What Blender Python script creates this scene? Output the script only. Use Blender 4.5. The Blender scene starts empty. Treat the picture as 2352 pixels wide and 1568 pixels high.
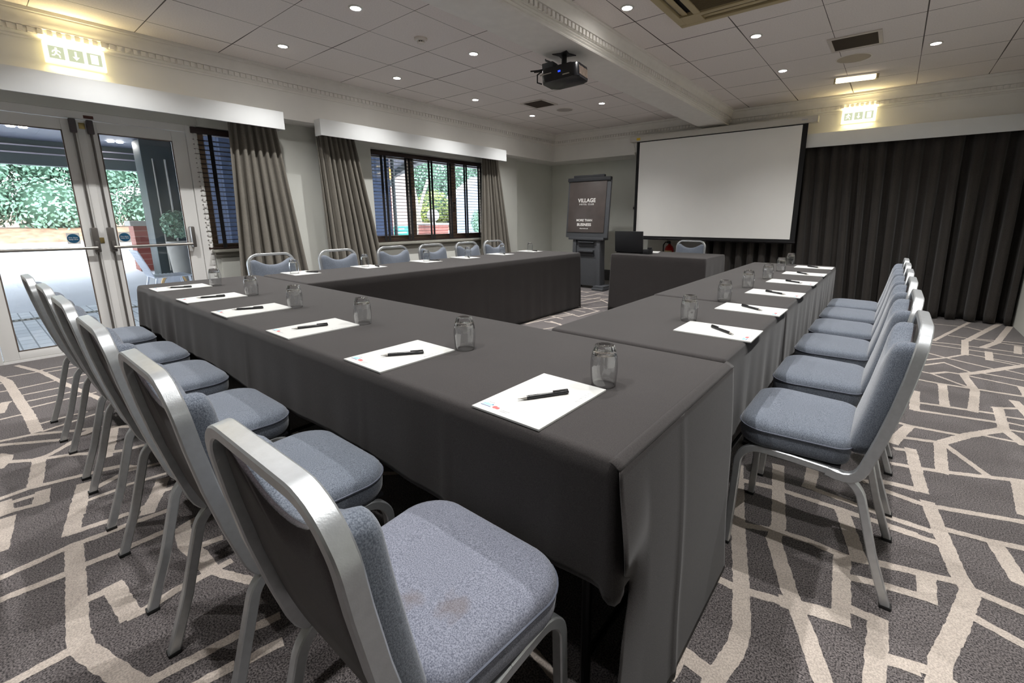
import bpy, bmesh, math, random
from mathutils import Vector, Matrix, noise

# ------------------------------------------------------------------ camera, sky, exposure
C = bpy.context.scene.collection
scene = bpy.context.scene
W_PX, H_PX = 2352, 1568
F_PX, CX, CY = 1028.74, 1224.83, 719.36          # measured focal length and principal point
YAW, PITCH, ROLL = -0.6692, 0.2109, -0.0015
CAM = Vector((4.8068, -6.5824, 1.205))
cam_d = bpy.data.cameras.new('camera')
cam = bpy.data.objects.new('camera', cam_d)
C.objects.link(cam)
scene.camera = cam
cam_d.sensor_fit = 'HORIZONTAL'
cam_d.sensor_width = 36.0
cam_d.lens = 36.0 * F_PX / W_PX
cam_d.shift_x = (W_PX / 2 - CX) / W_PX
cam_d.shift_y = (CY - H_PX / 2) / W_PX
cam_d.clip_start = 0.02
cam_d.clip_end = 300
_cy, _sy, _cp, _sp = math.cos(YAW), math.sin(YAW), math.cos(PITCH), math.sin(PITCH)
_fw = Vector((_sy * _cp, _cy * _cp, -_sp))
_r = Vector((_cy, -_sy, 0))
_u = _r.cross(_fw)
_r2 = _r * math.cos(ROLL) + _u * math.sin(ROLL)
_u2 = _u * math.cos(ROLL) - _r * math.sin(ROLL)
cam.matrix_world = Matrix(((_r2.x, _u2.x, -_fw.x, CAM.x), (_r2.y, _u2.y, -_fw.y, CAM.y),
                           (_r2.z, _u2.z, -_fw.z, CAM.z), (0, 0, 0, 1)))

world = bpy.data.worlds.new('overcast_sky')
scene.world = world
world.use_nodes = True
_bg = world.node_tree.nodes['Background']
_bg.inputs['Color'].default_value = (0.86, 0.93, 1.0, 1)
_bg.inputs['Strength'].default_value = 8.0

vs = scene.view_settings
vs.view_transform = 'Standard'
vs.look = 'None'
vs.gamma = 1.0
vs.use_curve_mapping = False
vs.exposure = 0.22
scene.cycles.use_denoising = True
scene.cycles.use_adaptive_sampling = True
scene.cycles.adaptive_threshold = 0.1
scene.cycles.adaptive_min_samples = 20
scene.cycles.max_bounces = 7
scene.cycles.diffuse_bounces = 5
scene.cycles.glossy_bounces = 3
scene.cycles.transmission_bounces = 8
scene.cycles.transparent_max_bounces = 16
scene.cycles.sample_clamp_indirect = 6.0
scene.cycles.caustics_reflective = False
scene.cycles.caustics_refractive = False

SPOT_W = 82.0          # each recessed downlight
SPOT_COL = (1.0, 0.99, 0.975)

random.seed(7)
PI = math.pi

# ------------------------------------------------------------------ materials
def lin(c):
    out = []
    for v in c:
        v = v / 255.0
        out.append(v / 12.92 if v <= 0.04045 else ((v + 0.055) / 1.055) ** 2.4)
    return tuple(out)

MATS = {}
def mat(name, col, rough=0.6, metal=0.0, var=0.0, scale=40.0, bump=0.0, bscale=200.0, spec=0.5, sheen=0.0, emit=None, estr=0.0, stretch=None, coat=0.0):
    """Principled material; col is sRGB 0-255. var mixes a darker/lighter noise, bump adds fine relief."""
    m = bpy.data.materials.new(name)
    m.use_nodes = True
    nt = m.node_tree
    b = nt.nodes['Principled BSDF']
    L = lin(col)
    b.inputs['Base Color'].default_value = (*L, 1)
    b.inputs['Roughness'].default_value = rough
    b.inputs['Metallic'].default_value = metal
    b.inputs['Specular IOR Level'].default_value = spec
    if sheen:
        b.inputs['Sheen Weight'].default_value = sheen
        b.inputs['Sheen Roughness'].default_value = 0.5
    if coat:
        b.inputs['Coat Weight'].default_value = coat
    if emit is not None:
        b.inputs['Emission Color'].default_value = (*lin(emit), 1)
        b.inputs['Emission Strength'].default_value = estr
    if var or bump:
        tc = nt.nodes.new('ShaderNodeTexCoord')
        mp = nt.nodes.new('ShaderNodeMapping')
        nt.links.new(tc.outputs['Object'], mp.inputs['Vector'])
        if stretch:
            mp.inputs['Scale'].default_value = stretch
    if var:
        n = nt.nodes.new('ShaderNodeTexNoise')
        n.inputs['Scale'].default_value = scale
        n.inputs['Detail'].default_value = 4
        nt.links.new(mp.outputs['Vector'], n.inputs['Vector'])
        r = nt.nodes.new('ShaderNodeValToRGB')
        r.color_ramp.elements[0].position = 0.3
        r.color_ramp.elements[1].position = 0.7
        r.color_ramp.elements[0].color = (*[max(0, v * (1 - var)) for v in L], 1)
        r.color_ramp.elements[1].color = (*[min(1, v * (1 + var)) for v in L], 1)
        nt.links.new(n.outputs['Fac'], r.inputs['Fac'])
        nt.links.new(r.outputs['Color'], b.inputs['Base Color'])
    if bump:
        n2 = nt.nodes.new('ShaderNodeTexNoise')
        n2.inputs['Scale'].default_value = bscale
        n2.inputs['Detail'].default_value = 3
        nt.links.new(mp.outputs['Vector'], n2.inputs['Vector'])
        bp = nt.nodes.new('ShaderNodeBump')
        bp.inputs['Strength'].default_value = bump
        bp.inputs['Distance'].default_value = 0.003
        nt.links.new(n2.outputs['Fac'], bp.inputs['Height'])
        nt.links.new(bp.outputs['Normal'], b.inputs['Normal'])
    MATS[name] = m
    return m

def emission(name, col, strength):
    m = bpy.data.materials.new(name)
    m.use_nodes = True
    nt = m.node_tree
    nt.nodes.clear()
    e = nt.nodes.new('ShaderNodeEmission')
    e.inputs['Color'].default_value = (*lin(col), 1)
    e.inputs['Strength'].default_value = strength
    o = nt.nodes.new('ShaderNodeOutputMaterial')
    nt.links.new(e.outputs[0], o.inputs[0])
    MATS[name] = m
    return m

def pane_glass(name, tint=(1, 1, 1), base=0.05, power=4.0, edge=None):
    """Thin flat pane: mostly clear, mirrors by Fresnel."""
    m = bpy.data.materials.new(name)
    m.use_nodes = True
    nt = m.node_tree
    nt.nodes.clear()
    t = nt.nodes.new('ShaderNodeBsdfTransparent')
    t.inputs['Color'].default_value = (*tint, 1)
    g = nt.nodes.new('ShaderNodeBsdfGlossy')
    g.inputs['Roughness'].default_value = 0.01
    lw = nt.nodes.new('ShaderNodeLayerWeight'); lw.inputs['Blend'].default_value = 0.5
    pw = nt.nodes.new('ShaderNodeMath'); pw.operation = 'POWER'; pw.inputs[1].default_value = power
    nt.links.new(lw.outputs['Facing'], pw.inputs[0])
    fr = nt.nodes.new('ShaderNodeMath'); fr.operation = 'MULTIPLY_ADD'; fr.inputs[1].default_value = 0.85; fr.inputs[2].default_value = base
    if edge is not None:                       # longer path through the wall towards the rim of the shape
        em = nt.nodes.new('ShaderNodeMix'); em.data_type = 'RGBA'
        p2 = nt.nodes.new('ShaderNodeMath'); p2.operation = 'POWER'; p2.inputs[1].default_value = 3.0
        nt.links.new(lw.outputs['Facing'], p2.inputs[0]); nt.links.new(p2.outputs[0], em.inputs['Factor'])
        em.inputs['A'].default_value = (*tint, 1); em.inputs['B'].default_value = (*edge, 1)
        nt.links.new(em.outputs['Result'], t.inputs['Color'])
    nt.links.new(pw.outputs[0], fr.inputs[0])
    mx = nt.nodes.new('ShaderNodeMixShader')
    o = nt.nodes.new('ShaderNodeOutputMaterial')
    nt.links.new(fr.outputs[0], mx.inputs[0])
    nt.links.new(t.outputs[0], mx.inputs[1])
    nt.links.new(g.outputs[0], mx.inputs[2])
    nt.links.new(mx.outputs[0], o.inputs[0])
    MATS[name] = m
    return m

M_frieze = mat('wall_paint_cream', (232, 230, 225), 0.7, var=0.03, scale=3)
M_wall = mat('wall_paint_grey', (220, 222, 214), 0.75, var=0.02, scale=4)
M_wall_light = mat('wall_paint_pale', (216, 217, 210), 0.7, var=0.02, scale=4)
M_plaster = mat('plaster_moulding', (232, 229, 223), 0.6, var=0.03, scale=12)
M_pelmet = mat('pelmet_paint', (224, 226, 226), 0.5, var=0.02, scale=5)
M_sill = mat('sill_paint', (150, 148, 138), 0.5)
M_base = mat('skirting_paint_dark', (70, 72, 74), 0.5)
M_upvc = mat('white_door_frame', (242, 241, 238), 0.4, var=0.02, scale=3)
M_upvc_dark = mat('door_seam_gasket', (104, 92, 84), 0.6)
M_steel = mat('brushed_steel', (170, 166, 160), 0.35, 1.0, var=0.06, scale=30)
M_boltgrey = mat('grey_bolt_rod', (120, 116, 112), 0.4, 0.7)
M_bolt_dark = mat('dark_latch_case', (88, 82, 84), 0.45, 0.3)
M_brass = mat('brass_keep', (170, 150, 100), 0.35, 0.9)
M_chair = mat('silver_painted_steel', (192, 195, 197), 0.33, 0.75, var=0.05, scale=60, bump=0.05, bscale=400)
M_rubber = mat('black_rubber', (22, 22, 23), 0.6)
M_black = mat('black_plastic', (18, 18, 21), 0.45, var=0.1, scale=20)
M_blackgloss = mat('black_gloss_plastic', (14, 14, 17), 0.25)
M_easel = mat('charcoal_moulded_plastic', (70, 72, 76), 0.55, var=0.08, scale=60, bump=0.15, bscale=500)
M_easel_dark = mat('charcoal_plastic_dark', (38, 39, 43), 0.6)
M_cover = mat('brown_grey_flip_cover', (76, 68, 65), 0.4, var=0.12, scale=6)
M_white_print = mat('white_print', (232, 230, 226), 0.6)
M_paper = mat('white_paper', (180, 180, 177), 0.75)
M_ink_grey = mat('grey_ink', (176, 176, 180), 0.7)
M_ink_cyan = mat('pale_blue_ink', (140, 196, 222), 0.7)
M_ink_navy = mat('navy_ink', (60, 92, 140), 0.7)
M_ink_red = mat('red_ink', (212, 92, 92), 0.7)
M_screen = mat('projection_screen_white', (236, 235, 231), 0.8, var=0.012, scale=3)
M_screen_case = mat('screen_case_white', (196, 192, 184), 0.45)
M_yellow = mat('yellow_sticker', (214, 180, 40), 0.6)
M_darkwood = mat('dark_wood', (52, 36, 32), 0.45, var=0.25, scale=8, stretch=(1, 1, 12))
M_woodframe = mat('brown_window_frame', (178, 156, 134), 0.5, var=0.15, scale=10, stretch=(1, 1, 6))
M_slat = mat('blind_slat_wood', (58, 42, 36), 0.5, var=0.2, scale=10, stretch=(1, 8, 1))
M_tape = mat('blind_tape_black', (20, 18, 20), 0.8)
M_spot = emission('downlight_lamp', (255, 251, 246), 130.0)
M_chrome = mat('downlight_bezel', (206, 204, 198), 0.35, 0.4)
M_grille = mat('vent_louvre_brown', (84, 72, 62), 0.6)
M_grille_frame = mat('vent_frame', (206, 198, 190), 0.5)
M_ac = mat('cassette_cream_plastic', (176, 160, 122), 0.45, var=0.03, scale=6)
M_ac_dark = mat('cassette_filter_mesh', (112, 98, 72), 0.7)
M_void = mat('dark_opening', (20, 16, 14), 0.9)
M_ceil_white = mat('ceiling_fitting_white', (226, 220, 212), 0.55)
M_sign_face = emission('exit_sign_glow', (255, 252, 226), 1.5)
M_sign_pict = emission('exit_sign_pictogram', (206, 212, 178), 0.95)
M_sign_edge = emission('exit_sign_edge_glow', (255, 236, 170), 2.0)
M_tube = emission('fluorescent_tube_glow', (255, 236, 196), 3.5)
M_led = emission('blue_led', (40, 70, 255), 1.5)
M_red = mat('extinguisher_red', (190, 26, 22), 0.3, coat=0.4)
M_blue_sign = mat('sticker_blue', (22, 84, 118), 0.5)
M_table = mat('folding_table_top', (120, 96, 70), 0.5, var=0.1, scale=12)
M_table_leg = mat('black_steel_leg', (24, 24, 26), 0.4, 0.5)
M_pane = pane_glass('window_pane', (0.97, 0.98, 0.98))

M_tumbler_wall = pane_glass('tumbler_thin_wall', (.97, .98, .98), base=.09, power=2.2, edge=(.35, .36, .37))
# clear drinking glass
M_glass = bpy.data.materials.new('clear_drinking_glass'); M_glass.use_nodes = True
_b = M_glass.node_tree.nodes['Principled BSDF']
_b.inputs['Base Color'].default_value = (1, 1, 1, 1)
_b.inputs['Roughness'].default_value = 0.0
_b.inputs['IOR'].default_value = 1.5
_b.inputs['Transmission Weight'].default_value = 1.0

def fabric(name, dark, light, scale, rough=0.9, bump=0.35, sheen=0.25, extra=None):
    """Woven cloth: two-tone fine noise plus a weave bump."""
    m = bpy.data.materials.new(name); m.use_nodes = True
    nt = m.node_tree; b = nt.nodes['Principled BSDF']
    b.inputs['Roughness'].default_value = rough
    b.inputs['Specular IOR Level'].default_value = 0.2
    b.inputs['Sheen Weight'].default_value = sheen
    b.inputs['Sheen Roughness'].default_value = 0.45
    tc = nt.nodes.new('ShaderNodeTexCoord')
    n = nt.nodes.new('ShaderNodeTexNoise'); n.inputs['Scale'].default_value = scale; n.inputs['Detail'].default_value = 2
    nt.links.new(tc.outputs['Object'], n.inputs['Vector'])
    r = nt.nodes.new('ShaderNodeValToRGB')
    r.color_ramp.elements[0].position = 0.36; r.color_ramp.elements[1].position = 0.64
    r.color_ramp.elements[0].color = (*lin(dark), 1); r.color_ramp.elements[1].color = (*lin(light), 1)
    nt.links.new(n.outputs['Fac'], r.inputs['Fac'])
    big = nt.nodes.new('ShaderNodeTexNoise'); big.inputs['Scale'].default_value = 5; big.inputs['Detail'].default_value = 3
    nt.links.new(tc.outputs['Object'], big.inputs['Vector'])
    mr = nt.nodes.new('ShaderNodeMapRange'); mr.inputs['To Min'].default_value = 0.86; mr.inputs['To Max'].default_value = 1.14
    nt.links.new(big.outputs['Fac'], mr.inputs['Value'])
    mul = nt.nodes.new('ShaderNodeVectorMath'); mul.operation = 'SCALE'
    nt.links.new(r.outputs['Color'], mul.inputs[0]); nt.links.new(mr.outputs['Result'], mul.inputs['Scale'])
    last = mul.outputs['Vector']
    if extra == 'stains':
        # two brownish spill marks on the seat, in the seat's own coordinates
        for (sx, sy, rad) in ((0.105, -0.062, 0.036), (0.030, -0.098, 0.030)):
            d = nt.nodes.new('ShaderNodeVectorMath'); d.operation = 'DISTANCE'
            mp = nt.nodes.new('ShaderNodeMapping'); mp.inputs['Scale'].default_value = (1, 1, 0)
            nt.links.new(tc.outputs['Object'], mp.inputs['Vector'])
            nt.links.new(mp.outputs['Vector'], d.inputs[0]); d.inputs[1].default_value = (sx, sy, 0)
            wob = nt.nodes.new('ShaderNodeTexNoise'); wob.inputs['Scale'].default_value = 45
            nt.links.new(tc.outputs['Object'], wob.inputs['Vector'])
            ad = nt.nodes.new('ShaderNodeMath'); ad.operation = 'MULTIPLY_ADD'; ad.inputs[1].default_value = 0.05
            nt.links.new(wob.outputs['Fac'], ad.inputs[0]); nt.links.new(d.outputs['Value'], ad.inputs[2])
            m2 = nt.nodes.new('ShaderNodeMapRange'); m2.inputs['From Min'].default_value = rad; m2.inputs['From Max'].default_value = rad + 0.025
            m2.inputs['To Min'].default_value = 0.45; m2.inputs['To Max'].default_value = 0.0
            nt.links.new(ad.outputs[0], m2.inputs['Value'])
            mix = nt.nodes.new('ShaderNodeMix'); mix.data_type = 'RGBA'
            nt.links.new(m2.outputs['Result'], mix.inputs['Factor'])
            nt.links.new(last, mix.inputs['A']); mix.inputs['B'].default_value = (*lin((98, 86, 80)), 1)
            last = mix.outputs['Result']
    nt.links.new(last, b.inputs['Base Color'])
    bp = nt.nodes.new('ShaderNodeBump'); bp.inputs['Strength'].default_value = bump; bp.inputs['Distance'].default_value = 0.0015
    nt.links.new(n.outputs['Fac'], bp.inputs['Height']); nt.links.new(bp.outputs['Normal'], b.inputs['Normal'])
    MATS[name] = m
    return m

M_seat = fabric('grey_blue_chair_fabric', (75, 81, 91), (112, 118, 128), 420)
M_seat_stain = fabric('grey_blue_chair_fabric_stained', (88, 91, 103), (130, 133, 145), 420, extra='stains')
M_cloth = fabric('charcoal_tablecloth', (44, 41, 41), (56, 53, 52), 500, sheen=0.12, bump=0.2)
M_curtain = fabric('taupe_grey_curtain', (112, 108, 100), (138, 133, 124), 300, sheen=0.15)
M_curtain_far = fabric('dark_grey_curtain', (48, 45, 43), (68, 64, 61), 300, sheen=0.15)
M_piping = mat('seat_piping', (84, 88, 100), 0.8)
M_backpanel = fabric('chair_back_panel_fabric', (50, 45, 48), (68, 62, 66), 420)

# carpet
def carpet(name, dark, light):
    m = fabric(name, dark, light, 210, rough=1.0, bump=0.9, sheen=0.3)
    return m
M_carpet = carpet('charcoal_carpet_pile', (44, 41, 42), (126, 119, 118))
M_carpet_line = carpet('cream_carpet_pile', (172, 161, 152), (204, 192, 181))

# ceiling tiles: 600 mm grid with thin seams
def ceiling_mat():
    m = bpy.data.materials.new('ceiling_tiles'); m.use_nodes = True
    nt = m.node_tree; b = nt.nodes['Principled BSDF']; b.inputs['Roughness'].default_value = 0.85
    tc = nt.nodes.new('ShaderNodeTexCoord')
    sep = nt.nodes.new('ShaderNodeSeparateXYZ'); nt.links.new(tc.outputs['Object'], sep.inputs[0])
    lo = None
    for ax in ('X', 'Y'):
        a = nt.nodes.new('ShaderNodeMath'); a.operation = 'ADD'; a.inputs[1].default_value = 60.0 if ax == 'Y' else 60.0
        nt.links.new(sep.outputs[ax], a.inputs[0])
        md = nt.nodes.new('ShaderNodeMath'); md.operation = 'PINGPONG'; md.inputs[1].default_value = 0.3
        nt.links.new(a.outputs[0], md.inputs[0])
        mn = md.outputs[0]
        if lo is None: lo = mn
        else:
            mi = nt.nodes.new('ShaderNodeMath'); mi.operation = 'MINIMUM'
            nt.links.new(lo, mi.inputs[0]); nt.links.new(mn, mi.inputs[1]); lo = mi.outputs[0]
    n = nt.nodes.new('ShaderNodeTexNoise'); n.inputs['Scale'].default_value = 1.1; n.inputs['Detail'].default_value = 1
    nt.links.new(tc.outputs['Object'], n.inputs['Vector'])
    w = nt.nodes.new('ShaderNodeMapRange'); w.inputs['From Min'].default_value = 0.4; w.inputs['From Max'].default_value = 0.7
    w.inputs['To Min'].default_value = 0.0022; w.inputs['To Max'].default_value = 0.0055
    nt.links.new(n.outputs['Fac'], w.inputs['Value'])
    lt = nt.nodes.new('ShaderNodeMath'); lt.operation = 'LESS_THAN'
    nt.links.new(lo, lt.inputs[0]); nt.links.new(w.outputs['Result'], lt.inputs[1])
    sp = nt.nodes.new('ShaderNodeTexNoise'); sp.inputs['Scale'].default_value = 90; sp.inputs['Detail'].default_value = 3
    nt.links.new(tc.outputs['Object'], sp.inputs['Vector'])
    r = nt.nodes.new('ShaderNodeValToRGB')
    r.color_ramp.elements[0].position = 0.3; r.color_ramp.elements[1].position = 0.7
    r.color_ramp.elements[0].color = (*lin((230, 223, 219)), 1); r.color_ramp.elements[1].color = (*lin((240, 233, 229)), 1)
    nt.links.new(sp.outputs['Fac'], r.inputs['Fac'])
    mx = nt.nodes.new('ShaderNodeMix'); mx.data_type = 'RGBA'
    nt.links.new(lt.outputs[0], mx.inputs['Factor']); nt.links.new(r.outputs['Color'], mx.inputs['A'])
    mx.inputs['B'].default_value = (*lin((92, 85, 81)), 1)
    nt.links.new(mx.outputs['Result'], b.inputs['Base Color'])
    bp = nt.nodes.new('ShaderNodeBump'); bp.inputs['Strength'].default_value = 0.15; bp.inputs['Distance'].default_value = 0.002
    nt.links.new(sp.outputs['Fac'], bp.inputs['Height']); nt.links.new(bp.outputs['Normal'], b.inputs['Normal'])
    return m
M_ceiling = ceiling_mat()

def brick_mat(name, c1, c2, mortar, bw, bh, msize, rot=None):
    m = bpy.data.materials.new(name); m.use_nodes = True
    nt = m.node_tree; b = nt.nodes['Principled BSDF']; b.inputs['Roughness'].default_value = 0.85
    tc = nt.nodes.new('ShaderNodeTexCoord')
    mp = nt.nodes.new('ShaderNodeMapping')
    if rot: mp.inputs['Rotation'].default_value = rot
    nt.links.new(tc.outputs['Object'], mp.inputs['Vector'])
    br = nt.nodes.new('ShaderNodeTexBrick')
    br.inputs['Color1'].default_value = (*lin(c1), 1); br.inputs['Color2'].default_value = (*lin(c2), 1); br.inputs['Mortar'].default_value = (*lin(mortar), 1)
    br.inputs['Scale'].default_value = 1.0 if bw > 1 or name == 'block_paving' else 2.0; br.inputs['Mortar Size'].default_value = msize
    br.inputs['Brick Width'].default_value = bw; br.inputs['Row Height'].default_value = bh
    nt.links.new(mp.outputs['Vector'], br.inputs['Vector'])
    nt.links.new(br.outputs['Color'], b.inputs['Base Color'])
    return m
M_paving = brick_mat('block_paving', (228, 232, 238), (208, 214, 222), (150, 156, 164), 0.22, 0.11, 0.006)
M_asphalt = mat('pale_asphalt_road', (206, 210, 218), 0.9, var=0.05, scale=2)
M_brick = brick_mat('red_brick', (122, 60, 52), (140, 76, 66), (158, 138, 128), 0.225, 0.075, 0.008, rot=(PI / 2, 0, PI / 2))
M_siding = brick_mat('navy_timber_cladding', (54, 66, 92), (60, 72, 98), (22, 26, 40), 40.0, 0.14, 0.012, rot=(PI / 2, 0, PI / 2))
M_canopy = mat('canopy_dark_grey', (66, 70, 84), 0.6, var=0.06, scale=3)
M_canopy_beam = mat('canopy_dark_green_beam', (44, 54, 56), 0.55)
M_canopy_trim = mat('canopy_aluminium_trim', (150, 146, 158), 0.4, 0.5)
M_leaf = mat('hedge_leaf_green', (116, 150, 128), 0.55, var=0.45, scale=1.6)
M_leaf_b = mat('tree_leaf_yellow_green', (150, 164, 92), 0.55, var=0.5, scale=1.2)
M_litter = mat('fallen_leaf_litter', (150, 118, 96), 0.9, var=0.35, scale=5)
M_bark = mat('pale_bark', (150, 143, 130), 0.9, var=0.2, scale=10)
M_stone = mat('white_stone', (150, 147, 142), 0.8, var=0.05, scale=6)
M_teal = mat('teal_sign_board', (34, 142, 130), 0.5)
M_shed = mat('white_weatherboard', (132, 140, 150), 0.7)
M_patio = mat('patio_chair_grey_metal', (190, 194, 206), 0.45, 0.4)
M_lantern = mat('amber_lantern', (230, 170, 70), 0.5, emit=(255, 180, 60), estr=0.9)

# ------------------------------------------------------------------ mesh helpers
class MB:
    """Collects geometry in one bmesh; build() links it as ONE mesh object."""
    def __init__(self):
        self.bm = bmesh.new()
    def box(self, x0, x1, y0, y1, z0, z1, bev=0.0, seg=2, mi=0, M=None):
        b = bmesh.new()
        vs_ = [b.verts.new((x, y, z)) for x in (x0, x1) for y in (y0, y1) for z in (z0, z1)]
        for f in ((0, 1, 3, 2), (4, 6, 7, 5), (0, 4, 5, 1), (2, 3, 7, 6), (0, 2, 6, 4), (1, 5, 7, 3)):
            b.faces.new([vs_[i] for i in f])
        if bev > 0:
            bmesh.ops.bevel(b, geom=list(b.edges), offset=bev, segments=seg, affect='EDGES', profile=0.6)
        self._add(b, mi, M)
        return self
    def _add(self, b, mi=0, M=None):
        if M is not None:
            bmesh.ops.transform(b, matrix=M, verts=b.verts)
        for f in b.faces: f.material_index = mi
        bmesh.ops.recalc_face_normals(b, faces=b.faces)
        me = bpy.data.meshes.new('tmp'); b.to_mesh(me); b.free()
        self.bm.from_mesh(me); bpy.data.meshes.remove(me)
    def poly(self, pts, mi=0):
        f = self.bm.faces.new([self.bm.verts.new(p) for p in pts]); f.material_index = mi
        return self
    def prism(self, pts, d, mi=0, M=None, bev=0.0):
        """pts: planar loop of 3-D points; d: extrusion vector."""
        b = bmesh.new(); d = Vector(d)
        a = [b.verts.new(p) for p in pts]; c = [b.verts.new(Vector(p) + d) for p in pts]
        n = len(pts)
        b.faces.new(a); b.faces.new(list(reversed(c)))
        for i in range(n): b.faces.new((a[i], a[(i + 1) % n], c[(i + 1) % n], c[i]))
        if bev > 0:
            bmesh.ops.bevel(b, geom=list(b.edges), offset=bev, segments=2, affect='EDGES', profile=0.6)
        self._add(b, mi, M)
        return self
    def sweep(self, pts, prof, normal, closed=False, cap=True, mi=0, M=None):
        """Sweep closed profile [(a,b)] along pts; a runs along 'normal', b along tangent x normal (parallel transport)."""
        b = bmesh.new(); P = [Vector(p) for p in pts]; n = len(P); N = Vector(normal).normalized(); rings = []
        for i in range(n):
            if closed: t = (P[(i + 1) % n] - P[i - 1]).normalized()
            elif i == 0: t = (P[1] - P[0]).normalized()
            elif i == n - 1: t = (P[-1] - P[-2]).normalized()
            else:
                t = ((P[i + 1] - P[i]).normalized() + (P[i] - P[i - 1]).normalized()).normalized()
            N = (N - t * N.dot(t)).normalized()
            B = t.cross(N)
            k = 1.0
            if 0 < i < n - 1 or closed:
                d1 = (P[i] - P[i - 1]).normalized(); k = 1.0 / max(0.5, t.dot(d1))
                k = min(k, 1.5)
            ring = []
            for (pa, pb) in prof:
                ring.append(b.verts.new(P[i] + N * pa + B * pb * k))
            rings.append(ring)
        m = len(prof)
        for i in range(n - 1 if not closed else n):
            r0, r1 = rings[i], rings[(i + 1) % n]
            for j in range(m): b.faces.new((r0[j], r0[(j + 1) % m], r1[(j + 1) % m], r1[j]))
        if cap and not closed:
            b.faces.new(list(reversed(rings[0]))); b.faces.new(rings[-1])
        self._add(b, mi, M)
        return self
    def tube(self, pts, r, seg=8, normal=None, closed=False, mi=0, M=None):
        prof = [(r * math.cos(2 * PI * k / seg), r * math.sin(2 * PI * k / seg)) for k in range(seg)]
        if normal is None:
            t = (Vector(pts[1]) - Vector(pts[0])).normalized()
            normal = Vector((0, 0, 1)) if abs(t.z) < 0.9 else Vector((1, 0, 0))
        return self.sweep(pts, prof, normal, closed=closed, mi=mi, M=M)
    def lathe(self, prof, seg=24, mi=0, M=None, closed=False):
        """prof: [(r, z)] rotated about Z."""
        b = bmesh.new(); rings = []
        for (r, z) in prof:
            if r < 1e-6: rings.append([b.verts.new((0, 0, z))])
            else: rings.append([b.verts.new((r * math.cos(2 * PI * k / seg), r * math.sin(2 * PI * k / seg), z)) for k in range(seg)])
        n = len(rings)
        for i in range(n if closed else n - 1):
            a, c = rings[i], rings[(i + 1) % n]
            for k in range(seg):
                k2 = (k + 1) % seg
                if len(a) == 1 and len(c) == 1: continue
                if len(a) == 1: b.faces.new((a[0], c[k2], c[k]))
                elif len(c) == 1: b.faces.new((a[k], a[k2], c[0]))
                else: b.faces.new((a[k], a[k2], c[k2], c[k]))
        self._add(b, mi, M)
        return self
    def pillow(self, loop, rings, centre, fmap, mi=0):
        """Cushion: loop of (u,v); rings [(scale, height)] bottom centre -> top centre; fmap(u,v,h) -> point."""
        b = bmesh.new(); cu, cv = centre; R = []
        for (s, h) in rings:
            if s <= 1e-6: R.append([b.verts.new(fmap(cu, cv, h))])
            else: R.append([b.verts.new(fmap(cu + (u - cu) * s, cv + (v - cv) * s, h)) for (u, v) in loop])
        n = len(loop)
        for a, c in zip(R[:-1], R[1:]):
            for k in range(n):
                k2 = (k + 1) % n
                if len(a) == 1: b.faces.new((a[0], c[k2], c[k]))
                elif len(c) == 1: b.faces.new((a[k], a[k2], c[0]))
                else: b.faces.new((a[k], a[k2], c[k2], c[k]))
        self._add(b, mi)
        return self
    def grid(self, fn, nu, nv, mi=0, closed_u=False):
        b = bmesh.new()
        V = [[b.verts.new(fn(i / nu, j / nv)) for j in range(nv + 1)] for i in range(nu + (0 if closed_u else 1))]
        m = len(V)
        for i in range(nu):
            for j in range(nv):
                b.faces.new((V[i][j], V[(i + 1) % m][j], V[(i + 1) % m][j + 1], V[i][j + 1]))
        for f in b.faces: f.material_index = mi
        me = bpy.data.meshes.new('tmp'); b.to_mesh(me); b.free()
        self.bm.from_mesh(me); bpy.data.meshes.remove(me)
        return self
    def mesh(self, name, mats, smooth=35):
        me = bpy.data.meshes.new(name)
        self.bm.to_mesh(me); self.bm.free()
        for m in (mats if isinstance(mats, (list, tuple)) else [mats]): me.materials.append(m)
        if smooth:
            me.shade_smooth()
            if smooth < 180: me.set_sharp_from_angle(angle=math.radians(smooth))
        return me
    def build(self, name, mats, parent=None, smooth=35, loc=None, rotz=0.0, solid=0.0):
        o = bpy.data.objects.new(name, self.mesh(name, mats, smooth))
        C.objects.link(o)
        if parent is not None: o.parent = parent
        if loc is not None: o.location = loc
        if rotz: o.rotation_euler = (0, 0, rotz)
        if solid:
            md = o.modifiers.new('thickness', 'SOLIDIFY'); md.thickness = solid; md.offset = 0
        return o

def tag(o, label=None, cat=None, group=None, kind=None):
    if label: o['label'] = label
    if cat: o['category'] = cat
    if group: o['group'] = group
    if kind: o['kind'] = kind
    return o
def thing(name, label, cat, loc=(0, 0, 0), rotz=0.0, group=None):
    o = bpy.data.objects.new(name, None); C.objects.link(o)
    o.location = loc; o.rotation_euler = (0, 0, rotz); o.empty_display_size = 0.1
    return tag(o, label, cat, group)
def struct(o):
    o['kind'] = 'structure'
    return o
def dup(root, loc, rotz=None, label=None, group=None, scale=None):
    r = root.copy(); C.objects.link(r); r.location = loc
    if rotz is not None: r.rotation_euler = (0, 0, rotz)
    if label: r['label'] = label
    if group: r['group'] = group
    if scale: r.scale = scale
    for ch in list(root.children):
        c = ch.copy(); C.objects.link(c); c.parent = r
        for g in list(ch.children):
            d = g.copy(); C.objects.link(d); d.parent = c
    return r
def rounded_rect(hw, hh, r, seg=5, cx=0.0, cy=0.0):
    pts = []
    for (sx, sy, a0) in ((1, 1, 0), (-1, 1, PI / 2), (-1, -1, PI), (1, -1, 1.5 * PI)):
        for k in range(seg + 1):
            a = a0 + PI / 2 * k / seg
            pts.append((cx + sx * (hw - r) + r * math.cos(a), cy + sy * (hh - r) + r * math.sin(a)))
    return pts
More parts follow.
